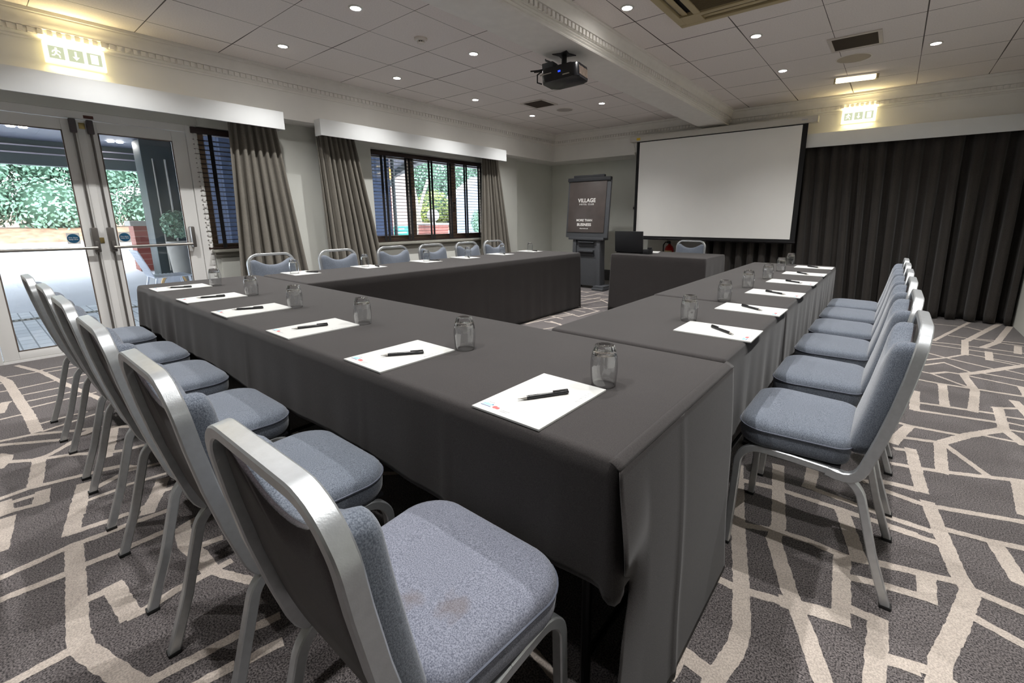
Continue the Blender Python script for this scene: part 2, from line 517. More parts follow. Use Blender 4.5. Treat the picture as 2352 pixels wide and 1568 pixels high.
def text_mesh(body, size, bold=0.0, extrude=0.0004, align='CENTER', spacing=1.0):
    cu = bpy.data.curves.new('lettering', 'FONT')
    cu.body = body; cu.size = size; cu.align_x = align; cu.align_y = 'CENTER'
    cu.extrude = extrude; cu.offset = bold; cu.space_character = spacing
    o = bpy.data.objects.new('lettering_tmp', cu); C.objects.link(o)
    dg = bpy.context.evaluated_depsgraph_get()
    me = bpy.data.meshes.new_from_object(o.evaluated_get(dg))
    bpy.data.objects.remove(o); bpy.data.curves.remove(cu)
    return me
def put_text(name, body, size, M, m, parent=None, bold=0.0, extrude=0.0004, spacing=1.0):
    me = text_mesh(body, size, bold, extrude, spacing=spacing)
    me.transform(M); me.materials.append(m)
    o = bpy.data.objects.new(name, me); C.objects.link(o)
    if parent is not None: o.parent = parent
    return o
def frame_M(origin, xdir, ydir):
    x = Vector(xdir).normalized(); y = Vector(ydir).normalized(); z = x.cross(y)
    o = Vector(origin)
    return Matrix(((x.x, y.x, z.x, o.x), (x.y, y.y, z.y, o.y), (x.z, y.z, z.z, o.z), (0, 0, 0, 1)))
def ordinal(i): return ('first', 'second', 'third', 'fourth', 'fifth', 'sixth', 'seventh', 'eighth')[i]

# ------------------------------------------------------------------ room shell
CEIL = 2.711
SOFF = 2.235
XF, YF = -0.42, 0.68            # frieze (bulkhead) faces, left and far
XW, YB = 6.0, -9.6              # right wall face, back wall face

# carpet lines: measured junctions of the carpet pattern on the floor, width class last
TH, MD, TN = 0.052, 0.033, 0.025
CARPET = [
([(-0.571,-6.592),(-0.287,-6.536),(0.176,-6.517),(0.712,-6.495),(1.077,-6.489)],TH),
([(-0.795,-6.459),(-0.393,-6.349),(0.135,-6.27),(0.339,-6.236),(0.649,-6.18),(0.735,-6.167)],MD),
([(-0.441,-6.546),(-0.425,-6.374),(-0.475,-6.337),(-0.473,-6.158)],TN),
([(-0.355,-6.319),(-0.345,-6.107)],TN),
([(-0.006,-6.506),(-0.026,-6.317),(-0.04,-6.146)],TN),
([(0.196,-6.502),(0.203,-6.293),(0.189,-6.176)],TN),
([(0.385,-6.495),(0.385,-6.307),(0.377,-6.266)],TN),
([(0.553,-6.486),(0.54,-6.342),(0.532,-6.168)],TN),
([(0.665,-6.627),(0.667,-6.521)],TN),
([(-0.018,-6.593),(-0.011,-6.546)],TN),
([(-0.258,-6.583),(-0.264,-6.544)],TN),
([(0.945,-6.47),(0.925,-6.337),(0.932,-6.266)],TN),
([(1.1,-6.463),(1.068,-6.374),(1.007,-6.198)],TN),
([(2.2,-6.429),(2.196,-6.331)],TN),
([(1.082,-6.643),(1.113,-6.507),(1.2,-6.392),(1.237,-6.347),(1.251,-6.315),(1.291,-6.257)],MD),
([(1.141,-6.645),(1.336,-6.406)],MD),
([(1.44,-6.623),(1.523,-6.533),(1.599,-6.405),(1.66,-6.337)],MD),
([(1.408,-6.379),(1.509,-6.476),(1.52,-6.514)],MD),
([(1.517,-6.514),(1.698,-6.535),(1.855,-6.554)],TH),
([(1.881,-6.672),(1.866,-6.571),(1.911,-6.396),(1.922,-6.348),(1.953,-6.261)],MD),
([(1.914,-6.343),(1.943,-6.274),(2.045,-6.217)],MD),
([(1.958,-6.655),(1.966,-6.535)],MD),
([(1.952,-6.537),(2.061,-6.552)],TH),
([(2.07,-6.55),(2.041,-6.653)],MD),
([(1.937,-6.654),(2.049,-6.651)],TH),
([(0.519,-6.609),(0.349,-6.585),(0.303,-6.57)],TH),
([(1.493,-6.651),(1.432,-6.629),(1.366,-6.62),(1.318,-6.645)],TH),
([(1.373,-6.209),(1.606,-6.258),(1.766,-6.299)],TH),
([(1.347,-6.205),(1.418,-6.141)],MD),
([(1.725,-6.273),(1.756,-6.223),(1.765,-6.155)],MD),
([(1.332,-6.328),(1.293,-6.287)],TH),
([(2.294,-6.466),(2.141,-6.439),(2.022,-6.413)],TH),
([(2.093,-6.372),(2.049,-6.292)],MD),
([(2.508,-6.282),(2.38,-6.224),(2.264,-6.177)],TH),
([(2.457,-6.301),(2.452,-6.267)],MD),
([(2.362,-6.209),(2.376,-6.169)],MD),
([(2.034,-6.249),(2.065,-6.144)],TN),
([(2.184,-6.291),(2.204,-6.159)],TN),
([(2.193,-6.451),(2.332,-6.48),(2.43,-6.501)],TH),
([(2.435,-6.502),(2.451,-6.405),(2.457,-6.344)],MD),
([(2.564,-6.704),(2.535,-6.513),(2.545,-6.419),(2.545,-6.367),(2.563,-6.206)],MD),
([(2.548,-6.507),(2.753,-6.526),(2.957,-6.547),(3.09,-6.559),(3.152,-6.555),(3.316,-6.51),(3.453,-6.473)],TH),
([(2.697,-6.709),(2.712,-6.539)],MD),
([(2.704,-6.505),(2.713,-6.412),(2.711,-6.261)],MD),
([(2.917,-6.526),(2.922,-6.451)],MD),
([(2.917,-6.455),(3.098,-6.446)],TH),
([(3.11,-6.445),(3.114,-6.411),(3.097,-6.332),(3.096,-6.259),(3.093,-6.176)],MD),
([(3.127,-6.699),(3.122,-6.569)],MD),
([(3.412,-6.454),(3.441,-6.268),(3.468,-6.17)],MD),
([(3.519,-6.394),(3.534,-6.317)],MD),
([(3.549,-6.275),(3.566,-6.203)],MD),
([(2.749,-6.224),(2.864,-6.242),(2.978,-6.229),(3.078,-6.229)],TH),
([(3.094,-6.227),(3.245,-6.162)],MD),
([(2.917,-6.208),(2.929,-6.154)],MD),
([(2.355,-6.683),(2.232,-6.666),(2.112,-6.653)],TH),
([(2.735,-6.217),(2.714,-6.151)],MD),
([(4.353,-4.382),(4.471,-4.836),(4.562,-5.159),(4.606,-5.329),(4.608,-5.403),(4.587,-5.522),(4.586,-5.564)],TH),
([(4.511,-4.258),(4.599,-4.735),(4.6,-4.843),(4.693,-5.083),(4.758,-5.22),(4.824,-5.376)],TH),
([(4.48,-5.583),(4.483,-5.507)],TH),
([(4.488,-5.508),(4.573,-5.524)],TH),
([(4.469,-5.173),(4.565,-5.171),(4.69,-5.136)],MD),
([(4.69,-5.136),(4.831,-5.095)],TH),
([(4.404,-4.857),(4.48,-4.829),(4.589,-4.784),(4.707,-4.768),(4.823,-4.783)],MD),
([(4.386,-4.498),(4.552,-4.47),(4.772,-4.468),(4.824,-4.472),(4.923,-4.47),(5.023,-4.472)],MD),
([(4.65,-4.366),(4.814,-4.388),(4.913,-4.403),(5.024,-4.411)],MD),
([(4.65,-4.194),(4.655,-4.362)],TH),
([(4.79,-4.477),(4.862,-4.76)],TH),
([(4.823,-4.783),(4.882,-4.76),(5.017,-4.717)],MD),
([(4.814,-4.794),(4.834,-5.102)],TH),
([(4.838,-4.886),(4.908,-4.864),(5.014,-4.841)],MD),
([(4.845,-5.043),(4.928,-5.036)],MD),
([(4.925,-5.036),(4.923,-5.17),(4.921,-5.299)],TH),
([(4.939,-5.178),(5.006,-5.164)],MD),
([(4.852,-4.153),(4.936,-4.103),(5.032,-4.092)],MD),
([(4.937,-4.186),(5.03,-4.207)],MD),
([(5.075,-4.187),(5.106,-4.423),(5.134,-4.639),(5.158,-4.722),(5.108,-4.929),(5.064,-5.082),(5.051,-5.201)],TH),
([(4.941,-4.192),(5.064,-4.21),(5.404,-4.098)],MD),
([(5.11,-4.363),(5.25,-4.343),(5.369,-4.314)],MD),
([(5.261,-4.355),(5.294,-4.548),(5.33,-4.554)],TH),
([(4.924,-4.741),(5.053,-4.708),(5.135,-4.682)],MD),
([(5.048,-4.716),(5.046,-4.834)],TH),
([(4.945,-4.857),(5.047,-4.836)],MD),
([(5.164,-4.701),(5.303,-4.721)],MD),
([(5.157,-4.842),(5.276,-4.882)],MD),
([(4.851,-5.037),(4.926,-5.039)],MD),
([(4.943,-5.171),(5.048,-5.14),(5.078,-5.152)],MD),
([(5.154,-3.46),(5.142,-3.824)],TH),
([(5.176,-3.465),(5.305,-3.73)],MD),
([(4.957,-3.879),(5.142,-3.824),(5.414,-3.703),(5.473,-3.681)],MD),
([(5.413,-3.711),(5.386,-4.036)],TH),
([(5.028,-3.646),(5.058,-4.085)],TH),
([(4.969,-3.681),(5.034,-3.655)],MD),
([(4.928,-4.101),(5.069,-4.076)],MD),
([(4.958,-4.482),(5.103,-4.48)],MD),
([(4.948,-4.406),(5.093,-4.411)],MD),
([(4.973,-3.281),(5.046,-3.29),(5.247,-3.266)],MD),
([(5.174,-3.426),(5.281,-3.247),(5.454,-3.019)],TH),
([(4.955,-3.605),(4.981,-3.482),(5.028,-3.305)],TH),
([(4.999,-3.499),(5.156,-3.447)],MD),
([(5.074,-2.581),(5.061,-2.976)],TH),
([(5.046,-2.579),(5.09,-2.58)],MD),
([(5.063,-2.984),(5.451,-2.905)],MD),
([(5.083,-2.818),(5.463,-2.746)],MD),
([(5.236,-2.282),(5.217,-2.775)],TH),
([(5.088,-2.253),(5.218,-2.271),(5.396,-2.257),(5.698,-2.239)],MD),
([(5.383,-1.924),(5.408,-2.296),(5.351,-2.777)],TH),
([(5.191,-2.017),(5.286,-1.898),(5.373,-1.897)],MD),
([(5.373,-1.897),(5.484,-1.758),(5.851,-1.22)],TH),
([(5.113,-2.003),(5.185,-2.022),(5.382,-2.244)],TN),
([(5.131,-1.816),(5.287,-1.595),(5.434,-1.797)],TN),
([(5.165,-1.604),(5.326,-1.389),(5.469,-1.147)],TN),
([(5.196,-1.322),(5.33,-1.422),(5.58,-1.561)],TN),
([(5.469,-1.147),(5.832,-1.268)],TN),
([(5.242,-0.935),(5.876,-0.987)],TN),
([(5.247,-0.818),(5.374,-0.787),(5.904,-0.806)],TN),
([(5.401,-0.384),(5.955,-0.485)],TN),
([(5.322,0.204),(5.592,0.233),(5.692,0.11)],TN),
([(5.588,-0.386),(5.978,-0.337)],TN),
([(5.609,-1.256),(5.788,-1.335)],TN),
([(5.401,-1.91),(5.716,-2.006)],TN),
([(5.511,-1.766),(5.748,-1.803)],TN),
([(5.652,-1.536),(5.777,-1.615)],TN),
([(5.49,-2.77),(5.599,-2.75)],TN),
([(5.489,-2.876),(5.578,-2.884)],TN),
([(5.48,-3.006),(5.562,-2.988)],TN),
([(5.356,-3.188),(5.532,-3.18)],TN),
([(5.508,-0.544),(5.453,-1.178)],TH),
([(5.524,-0.532),(5.897,0.653)],TH),
([(5.266,-0.733),(5.637,0.545)],MD),
([(5.612,-0.774),(5.745,-0.452),(5.973,0.559)],TH),
([(5.63,-0.944),(5.599,-1.264)],TH),
([(5.877,-0.525),(5.83,-0.845)],TH),
([(5.482,-2.626),(5.458,-3.015),(5.51,-3.197)],TH),
([(5.463,-2.631),(5.588,-2.543)],MD),
([(5.59,-2.399),(5.611,-2.675)],TH),
([(5.684,-2.006),(5.677,-2.222)],TH),
([(1.604,-2.688),(1.583,-2.197),(1.734,-1.892)],TN),
([(0.839,-0.5),(0.85,-0.25)],TN),
([(0.972,-0.702),(1.173,-0.691),(1.226,-0.2)],TN),
([(1.148,-0.953),(1.601,-0.635)],TN),
([(1.322,-1.236),(1.466,-1.245),(1.539,-0.88),(1.575,-0.587)],TN),
([(1.433,-1.389),(1.645,-1.449),(1.886,-1.526)],TN),
([(1.591,-1.599),(1.734,-1.434),(1.871,-1.162)],TN),
([(1.581,-1.66),(1.798,-1.695)],TN),
([(1.574,-1.87),(1.877,-1.968),(1.905,-1.511)],TN),
([(1.615,-2.68),(1.663,-2.268),(1.773,-1.909)],TN),
([(1.567,-2.163),(1.797,-2.207)],TN),
([(1.71,-2.444),(1.923,-2.44)],TN),
([(1.192,-0.381),(1.468,-0.39)],TN),
([(0.951,-0.334),(1.04,-0.184)],TN),
([(1.502,-0.779),(1.781,-1.0)],TN)]

def carpet_strip(bm, pts, w, z):
    """A band of width w along pts with a slightly ragged tufted edge."""
    P = [Vector((x, y, 0)) for x, y in pts]
    n = len(P); L, R = [], []
    for i in range(n):
        if i == 0: t = (P[1] - P[0]).normalized(); k = 1
        elif i == n - 1: t = (P[-1] - P[-2]).normalized(); k = 1
        else:
            d0 = (P[i] - P[i - 1]).normalized(); d1 = (P[i + 1] - P[i]).normalized()
            t = (d0 + d1)
            if t.length < 0.2: t = d0
            t.normalize(); k = min(1.6, 1 / max(0.4, t.dot(d0)))
        s = Vector((-t.y, t.x, 0))
        ext = t * (w * 0.35 if i == n - 1 else (-w * 0.35 if i == 0 else 0))
        L.append(P[i] + s * w / 2 * k + ext); R.append(P[i] - s * w / 2 * k + ext)
    prev = None
    for i in range(n - 1):
        ln = (P[i + 1] - P[i]).length
        m = max(1, int(ln / 0.014))
        s = Vector((-(P[i + 1] - P[i]).y, (P[i + 1] - P[i]).x, 0)).normalized()
        for k in range(m + (1 if i == n - 2 else 0)):
            f = k / m
            j1, j2 = random.uniform(-.0022, .0022), random.uniform(-.0022, .0022)
            a = L[i].lerp(L[i + 1], f) + s * j1; b = R[i].lerp(R[i + 1], f) + s * j2
            a.z = b.z = z
            cur = (bm.verts.new(a), bm.verts.new(b))
            if prev is not None:
                fc = bm.faces.new((prev[0], prev[1], cur[1], cur[0])); fc.material_index = 1
            prev = cur

fb = MB()
fb.poly([(-0.98, YB, 0), (XW + .1, YB, 0), (XW + .1, 1.3, 0), (-0.98, 1.3, 0)])
zz = 0.0008
for pts, wd in CARPET:
    carpet_strip(fb.bm, pts, wd, zz); zz += 0.000004
# the same broken-line pattern where the photograph shows none of it
rnd = random.Random(11)
def free_lines(x0, x1, y0, y1, n):
    global zz
    for i in range(n):
        x = rnd.uniform(x0, x1); y = rnd.uniform(y0, y1); a = rnd.choice((0, 0.25, 1.3, 1.57, -0.5, 2.2)) + rnd.uniform(-.15, .15)
        pts = [(x, y)]
        for k in range(rnd.randint(1, 3)):
            ln = rnd.uniform(.3, .9); x += ln * math.cos(a); y += ln * math.sin(a)
            x = min(max(x, x0), x1); y = min(max(y, y0), y1)
            pts.append((x, y)); a += rnd.choice((-1.2, -.7, .7, 1.2, 1.57))
        pts = [p for j, p in enumerate(pts) if j == 0 or (Vector(p) - Vector(pts[j - 1])).length > .05]
        if len(pts) > 1:
            carpet_strip(fb.bm, pts, rnd.choice((TH, MD, MD, TN)), zz); zz += 0.000004
free_lines(-0.8, 6.0, -9.5, -6.95, 45)
free_lines(1.0, 4.3, -5.8, -5.2, 10)
free_lines(1.7, 3.6, -4.9, -2.4, 22)
free_lines(-0.4, 1.4, -4.9, -0.2, 28)
free_lines(2.0, 3.6, -1.4, 1.1, 10)
floor = struct(fb.build('floor', [M_carpet, M_carpet_line], smooth=0))

# walls -------------------------------------------------------------
w = MB()
w.box(-1.1, -0.69, -4.44, -3.06, 0, SOFF)                     # pier between the two windows
w.box(-1.1, -0.69, -0.67, -0.11, 0, SOFF)                     # pier right of the wide window
w.box(-1.1, -0.74, -3.06, -0.67, 0, 0.83)                     # under the wide window
w.box(-1.1, -0.74, -3.06, -0.67, 2.11, SOFF)
w.box(-1.1, -0.88, -4.90, -4.44, 0, 0.86)
w.box(-1.1, -0.84, -4.90, -4.44, 2.11, SOFF)
w.box(-1.1, -0.88, -6.60, -4.90, 2.115, SOFF)                 # over the doors
w.box(-1.1, -0.88, YB, -6.60, 0, SOFF)
w.box(-1.1, -0.85, -0.11, 1.3, 0, SOFF, mi=1)                 # grey-green recess by the corner
w.box(-1.1, XF, YB, 1.3, SOFF, CEIL + .05, mi=2)              # projecting frieze
struct(w.build('wall_left', [M_wall_light, M_wall, M_frieze], smooth=0))
w = MB()
w.box(-0.85, XW + .1, 1.2, 1.3, 0, SOFF, mi=0)
w.box(XF, XW + .1, YF, 1.3, SOFF, CEIL + .05, mi=1)
struct(w.build('wall_far', [M_wall, M_frieze], smooth=0))
w = MB(); w.box(XW, XW + .1, YB, 1.3, 0, CEIL + .05)
struct(w.build('wall_right', M_wall_light, smooth=0))
w = MB()
w.box(-1.1, XW + .1, YB - .1, YB, 0, CEIL + .05)
struct(w.build('wall_back', M_wall_light, smooth=0))
w = MB(); w.box(-0.5, XW + .1, YB, 0.75, CEIL, CEIL + 0.06)
struct(w.build('ceiling', M_ceiling, smooth=0))
w = MB(); w.box(2.37, 2.71, YB, YF + .02, 2.505, CEIL + .01)
struct(w.build('ceiling_beam', M_plaster, smooth=0))

def cornice(name, p0, p1, out, reeds=False, s0=0.0, s1=0.0):
    """Moulded cornice with dentils from p0 to p1; out = direction away from the frieze; s = mitre at each end."""
    p0 = Vector((*p0, 0)); p1 = Vector((*p1, 0)); o = Vector((*out, 0)); d = (p1 - p0).normalized()
    if reeds:
        prof = [(0, 2.505), (.016, 2.507), (.020, 2.516), (.016, 2.525), (.018, 2.528), (.026, 2.536), (.018, 2.546), (.022, 2.548), (.028, 2.556), (.022, 2.566),
                (.030, 2.57), (.030, 2.612), (.052, 2.614), (.052, 2.626), (.056, 2.634), (.058, 2.655), (.066, 2.675), (.080, 2.688), (.080, 2.698), (.094, 2.70), (.094, 2.712), (0, 2.712)]
        dz, du, dp, dw = (2.574, 2.609), (.030, .047), .05, .03
    else:
        prof = [(0, 2.508), (.010, 2.508), (.012, 2.522), (.006, 2.528), (.010, 2.534), (.024, 2.545), (.024, 2.588), (.042, 2.590), (.042, 2.602), (.046, 2.61), (.048, 2.632),
                (.054, 2.655), (.066, 2.674), (.066, 2.684), (.074, 2.687), (.078, 2.70), (.078, 2.712), (0, 2.712)]
        dz, du, dp, dw = (2.550, 2.586), (.024, .039), .05, .03
    m = MB(); b = bmesh.new()
    A = [b.verts.new(p0 + o * u + d * (s0 * u) + Vector((0, 0, z))) for u, z in prof]
    B = [b.verts.new(p1 + o * u + d * (s1 * u) + Vector((0, 0, z))) for u, z in prof]
    n = len(prof)
    for i in range(n): b.faces.new((A[i], A[(i + 1) % n], B[(i + 1) % n], B[i]))
    b.faces.new(A); b.faces.new(list(reversed(B)))
    m._add(b)
    ln = (p1 - p0).length; k = 0.03
    b = bmesh.new()
    while k < ln - .06:
        c = p0 + d * k
        v = []
        for uu in du:
            for tt in (0, dw):
                for z_ in dz: v.append(b.verts.new(c + o * uu + d * tt + Vector((0, 0, z_))))
        for f in ((0, 1, 3, 2), (4, 6, 7, 5), (0, 4, 5, 1), (2, 3, 7, 6), (0, 2, 6, 4), (1, 5, 7, 3)): b.faces.new([v[i] for i in f])
        k += dp
    m._add(b)
    return struct(m.build(name, M_plaster, smooth=30))
cornice('trim_1', (XF, YB), (XF, YF), (1, 0), s1=-1)
cornice('trim_2', (XF, YF), (2.37, YF), (0, -1), s0=1, s1=-1)
cornice('trim_3', (2.71, YF), (XW, YF), (0, -1), s0=1)
cornice('trim_4', (2.71, YB), (2.71, YF), (1, 0), reeds=True, s1=-1)
cornice('trim_5', (2.37, YB), (2.37, YF), (-1, 0), reeds=True, s1=-1)

m = MB()
m.box(-0.85, 2.6, 1.178, 1.2, 0, 0.17); m.box(-0.85, 2.6, 1.168, 1.2, 0, .12); m.box(-0.85, 2.6, 1.185, 1.2, .17, .20)
struct(m.build('baseboard_far', M_base, smooth=0))
m = MB(); m.box(-0.85, -0.828, -0.11, 1.168, 0, 0.17); m.box(-0.85, -0.835, -0.11, 1.168, .17, .20)
struct(m.build('baseboard_left', M_base, smooth=0))
m = MB(); m.box(-0.95, -0.66, -3.08, -0.65, 0.83, 0.862, bev=.006); m.box(-0.76, -0.70, -3.04, -0.69, 0.79, 0.83, bev=.004)
struct(m.build('trim_6', M_sill, smooth=30))
m = MB(); m.box(-0.95, -0.80, -4.93, -4.42, 0.845, 0.872, bev=.005); m.box(-0.88, -0.84, -4.91, -4.44, 0.80, 0.845, bev=.004)
struct(m.build('trim_7', M_sill, smooth=30))
# raised wall panels under the small window
m = MB(); m.box(-0.89, -0.866, -4.86, -4.50, 0.12, 0.78, bev=.006)
struct(m.build('trim_8', M_wall_light, smooth=30))

# windows -----------------------------------------------------------
def window(name, y0, y1, z0, z1, mull, fw=.07, X=-0.98):
    m = MB()
    m.box(X - .03, X + .04, y0, y1, z0, z0 + fw, bev=.004); m.box(X - .03, X + .04, y0, y1, z1 - fw, z1, bev=.004)
    edges = [y0] + mull + [y1]
    m.box(X - .03, X + .04, y0, y0 + fw, z0 + fw, z1 - fw, bev=.004); m.box(X - .03, X + .04, y1 - fw, y1, z0 + fw, z1 - fw, bev=.004)
    for q in mull: m.box(X - .03, X + .04, q - fw * .55, q + fw * .55, z0 + fw, z1 - fw, bev=.004)
    o = struct(m.build(name, M_woodframe, smooth=30))
    for a, b_ in zip(edges[:-1], edges[1:]):
        g = MB(); g.box(X - .004, X + .002, a + fw * .5, b_ - fw * .5, z0 + fw * .9, z1 - fw * .9)
        g.build('window_pane', M_pane, o, smooth=0)
    return o
win1 = window('window_1', -4.90, -4.44, 0.87, 2.11, [], fw=.06)
win2 = window('window_2', -3.06, -0.67, 0.862, 2.11, [-2.24, -1.415], fw=.085)
k = MB(); k.box(-.94, -.925, -1.45, -1.43, 1.30, 1.44, bev=.004); k.box(-.94, -.91, -1.47, -1.41, 1.43, 1.45, bev=.003)
k.build('window_handle', M_black, win2)

def blind(y0, y1, z0, z1, X, tapes, label, pitch=.046):
    t = thing('venetian_blind', label, 'blind', (X, (y0 + y1) / 2, z0), 0, 'dark wooden venetian blinds')
    hw = (y1 - y0) / 2; h = z1 - z0
    m = MB(); m.box(-.035, .035, -hw, hw, h - .06, h, bev=.004); m.build('head_rail', M_darkwood, t)
    m = MB(); m.box(-.026, .026, -hw + .01, hw - .01, 0.002, .022, bev=.004); m.build('bottom_rail', M_darkwood, t)
    m = MB(); z = .05
    while z < h - .075:
        T = Matrix.Translation((0, 0, z)) @ Matrix.Rotation(math.radians(-6), 4, 'Y')
        m.box(-.024, .024, -hw + .01, hw - .01, -.0015, .0015, M=T); z += pitch
    m.build('slats', M_slat, t, smooth=0)
    for q in tapes:
        yy = q - (y0 + y1) / 2
        m = MB(); m.box(.027, .0285, yy - .019, yy + .019, .01, h - .05); m.build('ladder_tape', M_tape, t, smooth=0)
    return t
blind(-4.96, -4.42, 0.876, 2.105, -0.905, [-4.80, -4.50], 'dark wooden venetian blind on the narrow window beside the white doors')
blind(-3.05, -0.69, 0.866, 2.105, -0.885, [-2.80, -2.74, -2.40, -2.34, -1.98, -1.925, -1.60, -1.555, -1.25, -1.205, -0.93, -0.87], 'wide dark wooden venetian blind between the two right-hand taupe curtains')

# doors -------------------------------------------------------------
DX = -0.92
m = MB()
m.box(DX - .06, DX + .03, -6.60, -6.525, 0, 2.115, bev=.004); m.box(DX - .06, DX + .03, -5.00, -4.905, 0, 2.115, bev=.004)
m.box(DX - .06, DX + .03, -6.525, -5.00, 2.05, 2.115, bev=.004); m.box(DX - .06, DX + .025, -6.525, -5.00, 0, .022)
for i in range(34):                                            # rope moulding strip beside the frame
    zc = .05 + i * .06
    m.box(DX + .03, DX + .042, -4.94, -4.915, zc, zc + .045, bev=.006)
door = struct(m.build('door_1', M_upvc, smooth=30))
def leaf(y0, y1, g0, g1, meet, label):
    m = MB(); a, b_ = DX - .03, DX + .02
    m.box(a, b_, y0, g0, .025, 2.045, bev=.004); m.box(a, b_, g1, y1, .025, 2.045, bev=.004)
    m.box(a, b_, g0, g1, .025, .092, bev=.004); m.box(a, b_, g0, g1, 1.948, 2.045, bev=.004)
    l = tag(m.build('door_leaf', M_upvc, door, smooth=30), label)
    g = MB(); g.box(DX - .008, DX - .002, g0 - .01, g1 + .01, .085, 1.955); g.build('glass_pane', M_pane, l, smooth=0)
    e = MB()
    for (p, q, r_, s_) in ((g0, g0 + .008, .092, 1.948), (g1 - .008, g1, .092, 1.948), (g0, g1, .092, .10), (g0, g1, 1.94, 1.948)):
        e.box(DX + .012, DX + .021, p, q, r_, s_)
    e.build('glazing_seal', M_upvc_dark, l, smooth=0)
    return l
lf = leaf(-6.52, -5.765, -6.43, -5.885, -5.81, 'left glazed door leaf with a push bar')
rf = leaf(-5.762, -5.005, -5.66, -5.12, -5.70, 'right glazed door leaf with a push bar')
for l, yr, far_end in ((lf, -5.815, -6.46), (rf, -5.705, -5.085)):
    m = MB(); m.tube([(DX + .045, yr, .05), (DX + .045, yr, 2.0)], .009, 8); m.build('bolt_rod', M_boltgrey, l)
    m = MB(); m.box(DX + .02, DX + .065, yr - .022, yr + .022, 1.93, 2.045, bev=.008); m.build('top_latch', M_bolt_dark, l)
    m = MB(); m.box(DX + .02, DX + .075, yr - .024, yr + .024, .90, 1.12, bev=.01); m.box(DX + .07, DX + .09, yr - .012, yr + .012, .93, 1.0, bev=.005)
    m.build('lock_case', M_boltgrey, l)
    m = MB(); m.tube([(DX + .085, yr, .94), (DX + .085, far_end, .945)], .014, 10); m.build('push_bar', M_steel, l)
    m = MB(); m.box(DX + .02, DX + .10, far_end - .018, far_end + .018, .91, 1.12 if l is rf else 1.0, bev=.012); m.build('bar_bracket', M_boltgrey, l)
m = MB(); m.box(DX + .0, DX + .026, -5.79, -5.738, .025, 2.045, bev=.004); m.build('astragal', M_upvc, rf, smooth=30)
m = MB(); m.box(DX + .02, DX + .03, -5.775, -5.735, 1.97, 2.02, bev=.002); m.box(DX + .02, DX + .032, -5.785, -5.755, .98, 1.03, bev=.002); m.build('strike_plate', M_brass, door)
m = MB(); m.box(DX + .03, DX + .036, -5.735, -5.67, 2.06, 2.085, bev=.001); m.build('frame_plate', mat('dark_red_plate', (90, 52, 44), .6), door)
for yc in (-5.952, -5.605):
    l = lf if yc < -5.8 else rf
    m = MB(); m.box(DX, DX + .0012, yc - .042, yc + .042, 0.978, 1.076); s = m.build('door_sticker', M_white_print, l, smooth=0)
    s['label'] = 'white square sticker with a round blue sign'
    m = MB(); m.lathe([(0, 0), (.040, 0), (.040, .0008), (0, .0008)], 32, M=frame_M((DX + .0013, yc, 1.027), (0, 1, 0), (0, 0, 1)))
    m.build('door_sticker_disc', M_blue_sign, l, smooth=0)
    for k, body in enumerate(('Fire door', 'keep shut')):
        put_text('door_sticker_text', body, .0155, frame_M((DX + .0024, yc, 1.034 - .015 * k), (0, 1, 0), (0, 0, 1)), M_white_print, l, extrude=.0002)

# pelmets -----------------------------------------------------------
def pelmet_left(y0, y1, label):
    m = MB(); X0, X1 = XF, -0.29
    m.box(X1 - .018, X1, y0, y1, 2.10, 2.272, bev=.002)
    m.box(X0, X1 - .018, y0, y0 + .018, 2.10, 2.272); m.box(X0, X1 - .018, y1 - .018, y1, 2.10, 2.272)
    m.box(X0, X1 - .018, y0 + .018, y1 - .018, 2.254, 2.272)
    return tag(m.build('curtain_pelmet', M_pelmet, smooth=30), label, 'pelmet', 'painted curtain pelmets')
pelmet_left(-8.6, -4.295, 'long white pelmet box over the white glazed doors')
pelmet_left(-3.914, -0.835, 'white pelmet box over the wide blind window')
m = MB(); m.box(2.45, XW - .005, .52, .538, 2.092, 2.262, bev=.002); m.box(2.45, XW - .005, .538, YF, 2.244, 2.262)
tag(m.build('curtain_pelmet', M_pelmet, smooth=30), 'cream pelmet board above the long dark curtains on the far wall', 'pelmet', 'painted curtain pelmets')

# curtains ----------------------------------------------------------
def curtain(name, label, axis, a0, a1, b0, b1, depth, ztop, zbot, folds, amp, mt, seed, group, lean=0.0, swag=0.0):
    """Pleated curtain. axis 'Y': hangs along Y at X=depth; 'X': along X at Y=depth. a = top span, b = bottom span."""
    r = random.Random(seed); ph = [r.uniform(-.5, .5) for _ in range(64)]; am = [r.uniform(.65, 1.25) for _ in range(64)]
    m = MB(); nu, nv = folds * 14, 26
    def fn(u, v):
        t = v ** 1.0
        s0 = a0 + (a1 - a0) * u; s1 = b0 + (b1 - b0) * u
        s = s0 + (s1 - s0) * t
        q = u * folds; i = int(min(q, folds - 1e-6))
        a = amp * am[i] * (0.55 + 0.55 * min(1, v * 2.2)) + .0
        w_ = math.cos(2 * PI * q + ph[i] * math.sin(PI * (q - i)) * 1.2)
        w_ = math.copysign(abs(w_) ** 0.8, w_)
        d = a * w_ + .006 * math.sin(3.1 * u * folds + 5 * v) + swag * math.sin(PI * u) * v
        s += .25 * a * math.sin(4 * PI * q) * (0.4 + .6 * v)
        z = ztop + (zbot - ztop) * v
        return (depth + d, s, z) if axis == 'Y' else (s, depth - d, z)
    m.grid(fn, nu, nv)
    o = m.build(name, mt, smooth=180, solid=.004)
    return tag(o, label, 'curtain', group)
G = 'taupe curtains on the window wall'
curtain('window_curtain', 'taupe pleated curtain between the narrow blind and the wall pier', 'Y', -4.74, -4.30, -4.84, -4.05, -0.53, 2.21, .03, 7, .040, M_curtain, 1, G)
